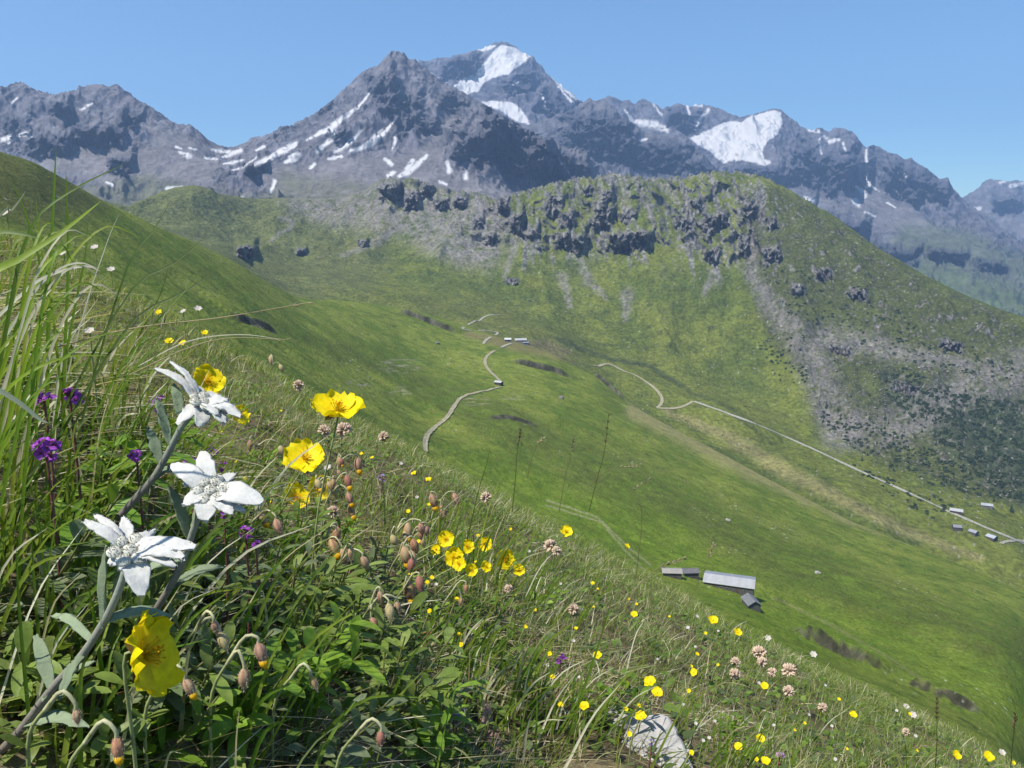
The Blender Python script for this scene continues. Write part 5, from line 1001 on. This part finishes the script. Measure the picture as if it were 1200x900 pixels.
for k, q in enumerate([(890,765,21,"largest faded pink vetch head of the right hand clump"),(893,776,15,"faded vetch head just under the largest of the clump"),(862,776,15,"faded vetch head left of the largest of the clump"),(861,790,17,"low faded vetch head at the left of the clump"),(905,788,14,"faded vetch head between the largest and the right pair"),(925,786,22,"broad faded vetch head at the right of the clump"),(924,810,17,"lowest faded vetch head below the broad one"),(964,829,14,"small pale vetch head right of the clump on the slope"),(645,640,20,"faded beige vetch head on the rim right of the central cluster"),(652,646,14,"small faded vetch beside the rim head"),(350,452,16,"beige vetch head behind the largest rock rose"),(403,505,24,"brownish vetch head under the largest rock rose"),(380,505,18,"brownish vetch head left of the one under the largest rock rose"),(450,512,16,"faded vetch on the rim right of the largest rock rose"),(570,583,17,"pale pink vetch head on the rim above the central cluster"),(596,690,13,"rusty vetch head under the central cluster"),(672,714,16,"faded orange vetch head below the rim"),(1062,858,12,"pale vetch head far right on the bank"),(390,600,18,"mauve vetch head among the yellow tipped buds")]):
    clover(*q, 900 + k)
def small_yellow(px, py, s_, label, seed, group="small yellow flowers in the grass", h=.07, name="buttercup"):
    c = at_height(px, py, h); r = np.random.default_rng(seed); R = max(.82 * s_ / 2 * c[1] / F, .003); g = ground_under(c, (-.01, .01)); o = empty(name, g, label, "flower", group); fc = (r.uniform(-.3, .5), r.uniform(-.7, -.2), .8); st = MB()
    yellow_flower(o, g, c, fc, R, r, False, seed, 3); tube(st, curve([g, (g + c) / 2 + (-.004, 0, .003), c], 6), max(.0009, .0006 * c[1]), STEMC, 5); ellips(st, c - norm(np.array(fc)) * R * .15, fc, R * .5, R * .4, (.75, .5, .02), 6, 4); st.build("stem", M_stem, o, True, g)
for k, q in enumerate([(835,727,16,"yellow flower cluster head left below the barn"),(864,741,14,"yellow flower below the right end of the barn"),(893,767,10,"yellow flower against the faded vetch clump"),(896,804,13,"yellow flower under the vetch clump"),(813,788,12,"yellow flower alone left of the vetch clump"),(762,800,20,"bright yellow flower above the limestone slab"),(770,812,18,"yellow flower just below the bright one above the slab"),(751,840,18,"orange yellow flower at the upper edge of the limestone slab"),(685,828,16,"yellow flower left of the limestone slab"),(700,768,14,"yellow flower right of the violet flower"),(865,875,14,"yellow flower right of the slab, left of two"),(891,866,15,"yellow flower right of the slab, upper of two"),(897,892,15,"yellow flower touching the bottom edge right of the slab"),(1120,885,15,"yellow flower near the lower right corner"),(1158,887,17,"yellow flower closest to the lower right corner"),(1000,838,12,"yellow flower pair on the right slope of the bank"),(743,720,11,"yellow flower on the rim side above the slab"),(735,640,9,"tiny yellow flower at the rim end"),(198,400,13,"yellow flower at the upper left rim"),(214,402,10,"small yellow flower right of the upper left rim flower"),(240,390,10,"yellow flower highest on the left rim"),(186,366,9,"tiny yellow flower at the top of the left rim"),(485,555,9,"tiny yellow flower left of the bud pair on the rim"),(502,562,9,"tiny yellow flower right of the bud pair on the rim")]):
    small_yellow(*q, 1000 + k)
r = np.random.default_rng(61); n_ = 0
while n_ < 62:
    px = r.uniform(240, 1190); py = r.uniform(395, 895); edge = np.interp(px, [200,400,560,700,900,1200], [372,500,580,665,750,890])
    if py < edge + 8 or py > edge + 190 or (px < 480 and py > 600): continue
    n_ += 1; small_yellow(px, py, r.uniform(3.5, 7), "tiny yellow flower scattered in the grass of the bank", 1100 + n_, "tiny scattered yellow flowers", .06, "yellow_floret")
def white_flower(px, py, s_, label, seed, h=.06, group="small white flowers"):
    c = at_height(px, py, h); r = np.random.default_rng(seed); R = max(.8 * s_ / 2 * c[1] / F, .0025); g = ground_under(c, (-.006, .01)); o = empty("white_flower", g, label, "flower", group); b, st = MB(), MB(); fc = norm(np.array([r.uniform(-.4, .4), -.5, .8])); a, e, n = basis(fc)
    for k in range(6):
        ph = k * 1.047; petal(b, c, math.cos(ph) * a + math.sin(ph) * e, n, R, R * .8, (.60, .57, .55), .1, .2, 3, .1, seed + k)
    b.build("petals", M_petal, o, True, g); tube(st, curve([g, (g + c) / 2, c], 5), max(.0008, .0006 * c[1]), STEMC, 5); st.build("stem", M_stem, o, True, g)
for k, q in enumerate([(105,388,15,"white flower among the tall blades at the upper left"),(111,290,12,"white flower head highest on the tall left blades"),(75,297,12,"greenish white flower between the tall left blades"),(8,250,16,"pinkish white flower at the left edge near the top"),(130,316,12,"white flower beside the curled dry blade"),(232,362,12,"fluffy white flower at the top of the left rim"),(215,365,10,"white tuft left of the fluffy rim flower"),(900,748,11,"white petal like flower at the rim left of the dark bank"),(953,767,12,"white flower at the rim under the dark bank"),(1062,828,10,"white flower on the right rim"),(1070,838,12,"white flower lower on the right rim"),(1174,882,12,"white flower at the lower right corner"),(384,548,12,"pinkish white flower behind the ragged rock rose")]):
    white_flower(*q, 1200 + k, .05 if q[0] > 300 else .12)

r = np.random.default_rng(62); n_ = 0
while n_ < 34:
    px = r.uniform(420, 1190); py = r.uniform(520, 895); edge = np.interp(px, [400,560,700,900,1200], [500,580,665,750,890])
    if py < edge + 6 or py > edge + 170: continue
    n_ += 1; white_flower(px, py, r.uniform(4, 7), "tiny pale flower scattered in the grass of the bank", 1400 + n_, .055, "tiny scattered pale flowers")
# ---------------- prominent blades and stalks
def blade_obj(parent, loc, pts, w, col, name="blade", tipc=None, fold=.2):
    mb = MB(); p = curve([at(*q) for q in pts], 16); t = np.linspace(0, 1, 16); wd = w / 2 * np.maximum((1 - t) ** .55 * np.minimum(1, .7 + t), .03)
    c = np.tile(np.array(col, float), (16, 1))
    if tipc is not None: c = mix(c, np.array(tipc, float), t ** 2)
    ribbon(mb, p, wd, c, (.1, -1, .5), fold); return mb.build(name, M_grass, parent, True, loc)
def tussock(label, root, bl, n_extra, seed, spreadpx, H):
    g = at(*root); o = empty("grass_tussock", g, label, "grass tuft", None); r = np.random.default_rng(seed)
    for pts, w, col in bl:
        q0, q1 = at(*pts[0]), at(*pts[1]); dr = norm(q0 - q1); ex = []
        if dr[2] < -.45:
            pp = q0.copy()
            for k in range(30):
                dr = norm(dr + np.array([-.01, .02, -.05])); pp = pp + dr * .012; ex.append(pp)
                if pp[2] < float(zb(pp[0], max(.12, pp[1]))): break
            ex = [ex[len(ex) // 2], ex[-1]] if len(ex) > 2 else []
            pts = [(float(proj(*e_)[0]), float(proj(*e_)[1]), float(e_[1])) for e_ in ex[::-1]] + list(pts)
        w *= .85
        blade_obj(o, g, pts, w, col, "blade", np.array(col) * .8)
    mb = MB()
    for k in range(n_extra):
        b0 = g + np.array([r.normal(0, spreadpx), r.normal(0, spreadpx * .7), r.uniform(-.03, .0)]); b0[2] = min(b0[2], float(zb(b0[0], max(.12, b0[1]))) + .01); a = r.uniform(-.5, 1.0); L = H * r.uniform(.45, 1.1)
        tip = b0 + np.array([L * (.25 + .5 * a), r.normal(0, .25) * L, L * r.uniform(.45, .95)]); p = curve([b0, b0 + (tip - b0) * .5 + (0, 0, L * .14), tip], 8); t = np.linspace(0, 1, 8)
        col = PAL[r.choice([0,1,2,3,5,6], p=[.2,.28,.28,.06,.1,.08])] * r.uniform(.9, 1.3); ribbon(mb, p, r.uniform(.0012, .0036) / 2 * np.maximum((1 - t) ** .6, .04), col, (.1, -1, .4), .2)
    tag(mb.build("leaf_tuft", M_grass, o, True, g), kind="stuff")
G1, G2, G3, DRY, DG = (.24,.34,.025), (.15,.25,.024), (.10,.17,.02), (.6,.56,.46), (.07,.12,.02)
_r = np.random.default_rng(77); EXTRA = []
for _k in range(34):
    _x, _y, _d = _r.uniform(-55, 50), _r.uniform(350, 500), _r.uniform(.38, .5); _dx, _dy = _r.uniform(30, 130), _r.uniform(50, 165)
    EXTRA.append(([(_x, _y, _d), (_x + _dx * .3, _y - _dy * .62, _d), (_x + _dx * .66, _y - _dy * .95, _d + .01), (_x + _dx, _y - _dy * _r.uniform(.75, 1.05), _d + .015)], _r.uniform(.0016, .0038), [(.24,.34,.025), (.20,.30,.03), (.15,.25,.024), (.30,.36,.05), (.55,.50,.36)][_r.integers(0, 5)]))
tussock("tall coarse grass tussock at the left edge with broad bright blades over the skyline", (-10,520,.47), [
 ([(-40,350,.30),(20,306,.31),(70,274,.32),(118,236,.335)], .0052, G1),
 ([(10,372,.42),(36,268,.42),(80,226,.43),(150,190,.45)], .0036, G3),
 ([(56,420,.5),(60,300,.5),(63,230,.5),(66,172,.505)], .0042, G2),
 ([(76,420,.55),(80,320,.55),(79,250,.55),(77,198,.55)], .0038, G2),
 ([(45,420,.5),(50,330,.5),(30,250,.5),(10,206,.5)], .003, G2),
 ([(70,440,.5),(60,350,.5),(48,290,.5),(42,232,.5)], .0028, G1),
 ([(70,460,.5),(90,350,.5),(100,300,.5),(103,256,.5)], .003, G2),
 ([(110,440,.55),(150,312,.56),(180,270,.57),(203,230,.58)], .0024, DG),
 ([(90,450,.5),(155,339,.52),(205,308,.53),(243,275,.545)], .0026, DG),
 ([(100,460,.5),(160,372,.52),(220,340,.53),(272,300,.55)], .003, DG),
 ([(-30,282,.36),(0,272,.36),(25,274,.36),(46,280,.36)], .003, (.16,.22,.06)),
 ([(20,350,.45),(60,322,.45),(100,312,.45),(118,318,.45)], .0032, DRY),
 ([(25,365,.44),(60,322,.44),(90,308,.44),(114,314,.44)], .0026, DRY),
 ([(-10,262,.4),(10,250,.4),(22,236,.4),(30,224,.4)], .0022, (.3,.32,.2)),
 ([(100,360,.55),(120,300,.55),(130,272,.55),(140,250,.55)], .0013, DRY),
 ([(-30,440,.34),(20,470,.34),(45,490,.34),(57,496,.34)], .003, (.28,.32,.24)),
 ([(120,470,.5),(150,420,.5),(185,375,.5),(235,322,.52)], .0022, G2)] + EXTRA, 380, 41, .10, .135)
tussock("second grass tussock right of the tall one, with thin dark blades leaning downhill", (150,470,.75), [
 ([(150,450,.72),(190,410,.72),(230,370,.72),(262,345,.72)], .002, G2), ([(140,440,.72),(170,380,.72),(190,340,.72),(200,300,.72)], .002, DG), ([(160,430,.75),(220,400,.75),(280,392,.75),(332,398,.75)], .0016, DRY)], 260, 42, .08, .13)
tussock("green grass tussock right of the central yellow cluster with blades leaning right", (585,760,.84), [
 ([(560,760,.82),(600,700,.82),(640,650,.82),(672,616,.82)], .0034, G2), ([(690,790,.8),(700,760,.8),(712,720,.8),(720,690,.8)], .0042, G2), ([(600,740,.85),(640,700,.85),(680,670,.86),(720,640,.87)], .0026, G3)], 190, 43, .07, .10)
tussock("loose grass tussock at the bottom right of the limestone slab", (880,905,.86), [([(830,910,.8),(900,850,.8),(960,815,.8),(990,800,.8)], .002, G2)], 150, 44, .09, .10)
tussock("grass tussock on the rim below the dirt track end", (560,600,1.25), [([(555,600,1.2),(562,570,1.2),(570,545,1.2),(575,520,1.2)], .003, G3)], 160, 45, .09, .15)
def stalk(pts, w, col, label, seed, head=(.32, .24, .14), hl=.25, name="grass_stalk", hw=3.0):
    g = at(*pts[0]); o = empty(name, g, label, "grass stalk", "flowering grass stalks"); p = curve([at(*q) for q in pts], 18); s_, hd = MB(), MB(); tube(s_, p, np.linspace(w, w * .6, 18) / 2, col, 5); s_.build("stem", M_grass, o, True, g)
    r = np.random.default_rng(seed); k0 = int(18 * (1 - hl))
    for k in range(k0, 18):
        for m in range(3):
            t = norm(p[min(k + 1, 17)] - p[max(k - 1, 0)]); a, b, _ = basis(t); ph = r.uniform(0, 6.28); ellips(hd, p[k], t + .55 * (math.cos(ph) * a + math.sin(ph) * b), w * 4.5, w * 1.3 * hw / 3, np.array(head) * r.uniform(.7, 1.3), 5, 3)
    hd.build("seed_head", M_grass, o, True, g)
for k, q in enumerate([([(600,600,1.5),(604,560,1.5),(606,530,1.5),(610,505,1.5)],"slender seed stalk rising against the green hillside, left of the paired plumes"),([(655,600,1.5),(662,560,1.5),(668,535,1.5),(672,515,1.5)],"pale feathery seed stalk right of the slender one"),([(618,560,1.5),(622,540,1.5),(628,524,1.5),(636,514,1.5)],"short pale plume bent right between two stalks"),([(690,600,1.6),(700,560,1.6),(708,530,1.6),(713,488,1.6)],"tallest dark seed stalk against the hillside"),([(690,570,1.6),(704,556,1.6),(720,548,1.6),(744,546,1.6)],"arching seed stalk drooping to the right"),([(745,680,1.5),(752,600,1.5),(738,580,1.5),(760,562,1.5)],"thin bent stalk beside the drooping one"),([(1096,900,1.3),(1098,870,1.3),(1098,850,1.3),(1098,820,1.3)],"dark upright stalk near the lower right corner"),([(1184,905,1.2),(1186,880,1.2),(1188,860,1.2),(1190,838,1.2)],"dark upright stalk at the right edge of the bank"),([(800,720,1.4),(815,690,1.4),(828,660,1.4),(836,640,1.4)],"fine stalk standing in front of the barn"),([(720,750,1.2),(740,700,1.2),(765,670,1.2),(800,655,1.2)],"fine stalk leaning right below the low huts")]):
    stalk(q[0], .0016 if k < 6 else .0018, (.10,.11,.04) if k in (0,3,6,7) else (.24,.22,.11), q[1], 1300 + k, (.2,.14,.09) if k in (0,3,6,7) else (.42,.36,.24))
stalk([(60,408,.50),(160,384,.53),(260,372,.55),(360,355,.58)], .0012, (.48,.42,.27), "long pale straw stretching right from the tall left tussock", 1330, (.48,.42,.27), .06, "dry_straw", 1.4)
stalk([(150,440,.6),(220,408,.62),(270,396,.63),(335,398,.64)], .0010, (.48,.42,.27), "second dry straw lying below the long pale one", 1331, (.48,.42,.27), .06, "dry_straw", 1.4)

# ---------------- stones on the bank
def stone(px, py, wpx, hpx, dep, name, label, col, seed, lift=.2, rot=0, v=IV3, fc=IF3, rough=.18):
    D = bank_hit(px, py); u, _ = ray(px, py); w, h = wpx / 2 * D / F, hpx / 2 * D / F; p = np.array([u * D, D, float(zb(u * D, D))]); q = rockshape(v, seed, (w, dep, h), rough); a = math.radians(rot)
    q = np.stack([q[:, 0] * math.cos(a) + q[:, 2] * math.sin(a), q[:, 1], -q[:, 0] * math.sin(a) + q[:, 2] * math.cos(a)], 1) + p + (0, 0, h * lift); mb = MB(); mb.add(q, fc, np.array(col) * (1 + .10 * fbm(q[:, 0] * 60, q[:, 2] * 60, 3, .5, seed))[:, None]); thing_mesh(mb, name, M_lime, p, label, "stone", None, False)
# the white slab: a plate with a broken outline
D = bank_hit(775, 885); out = [(738,842),(770,836),(784,838),(796,862),(806,880),(818,915),(770,925),(738,920),(722,890),(730,860)]
ctr = at(775, 880, D - .02); nrm = norm(np.array([-.15, -.72, .68])); fpts = []
for (px, py) in out:
    u, e = ray(px, py); d = np.array([u, 1, e]); fpts.append(d * (ctr @ nrm) / (d @ nrm))
fpts = np.array(fpts); fpts = np.concatenate([curve(np.vstack([fpts[i], fpts[(i + 1) % len(fpts)]]), 5)[:-1] for i in range(len(fpts))]); fpts += .0009 * RR.normal(size=fpts.shape)
mb = MB(); m = len(fpts); cen = fpts.mean(0); rings = [cen + (fpts - cen) * s_ + nrm * .0016 * gn(fpts[:, 0] * 70 + s_ * 4, fpts[:, 2] * 70, 3)[:, None] for s_ in (.02, .35, .7, .93)] + [fpts - nrm * .004, fpts - nrm * .03]
v = np.vstack(rings); f = np.concatenate([np.stack([k * m + np.arange(m), k * m + (np.arange(m) + 1) % m, (k + 1) * m + (np.arange(m) + 1) % m, (k + 1) * m + np.arange(m)], 1) for k in range(5)])
mb.add(v, f, np.array((.36, .35, .335))); thing_mesh(mb, "limestone_slab", M_lime, cen, "large white limestone slab half sunk in the grass at the bottom", "stone", None, False)
stone(722, 856, 46, 40, .02, "limestone_block", "smaller rough pale stone touching the left of the white slab", (.34,.32,.30), 31, .7)
stone(566, 842, 34, 34, .02, "reddish_stone", "pinkish brown stone in the dark hollow at the bottom centre", (.30,.19,.16), 32, .3)
stone(578, 885, 30, 46, .02, "reddish_stone", "dark red brown stone at the bottom edge under the pinkish one", (.22,.12,.10), 33, .3)
stone(540, 835, 22, 16, .012, "pale_stone", "small pale stone left of the pinkish one", (.42,.38,.36), 34, .3)
# small reddish rosettes
for px, py, lab in [(500,746,"reddish star shaped rosette right of the orange rosette"),(477,748,"orange rosette under the maroon bud pair")]:
    c = at_height(px, py, .03); g = ground_under(c); o = empty("red_rosette", g, lab, "rosette"); b = MB(); st = MB(); tube(st, curve([g, c], 4), .0014, (.2,.12,.07), 5)
    for k in range(14):
        ph = k * 2.4; leaf(b, c, (math.cos(ph), math.sin(ph), .35 + .04 * k), .0085, .0035, (.34,.12,.06) if k % 3 else (.45,.24,.07), .1)
    b.build("foliage", M_leaf, o, True, g); st.build("stem", M_stem, o, True, g)
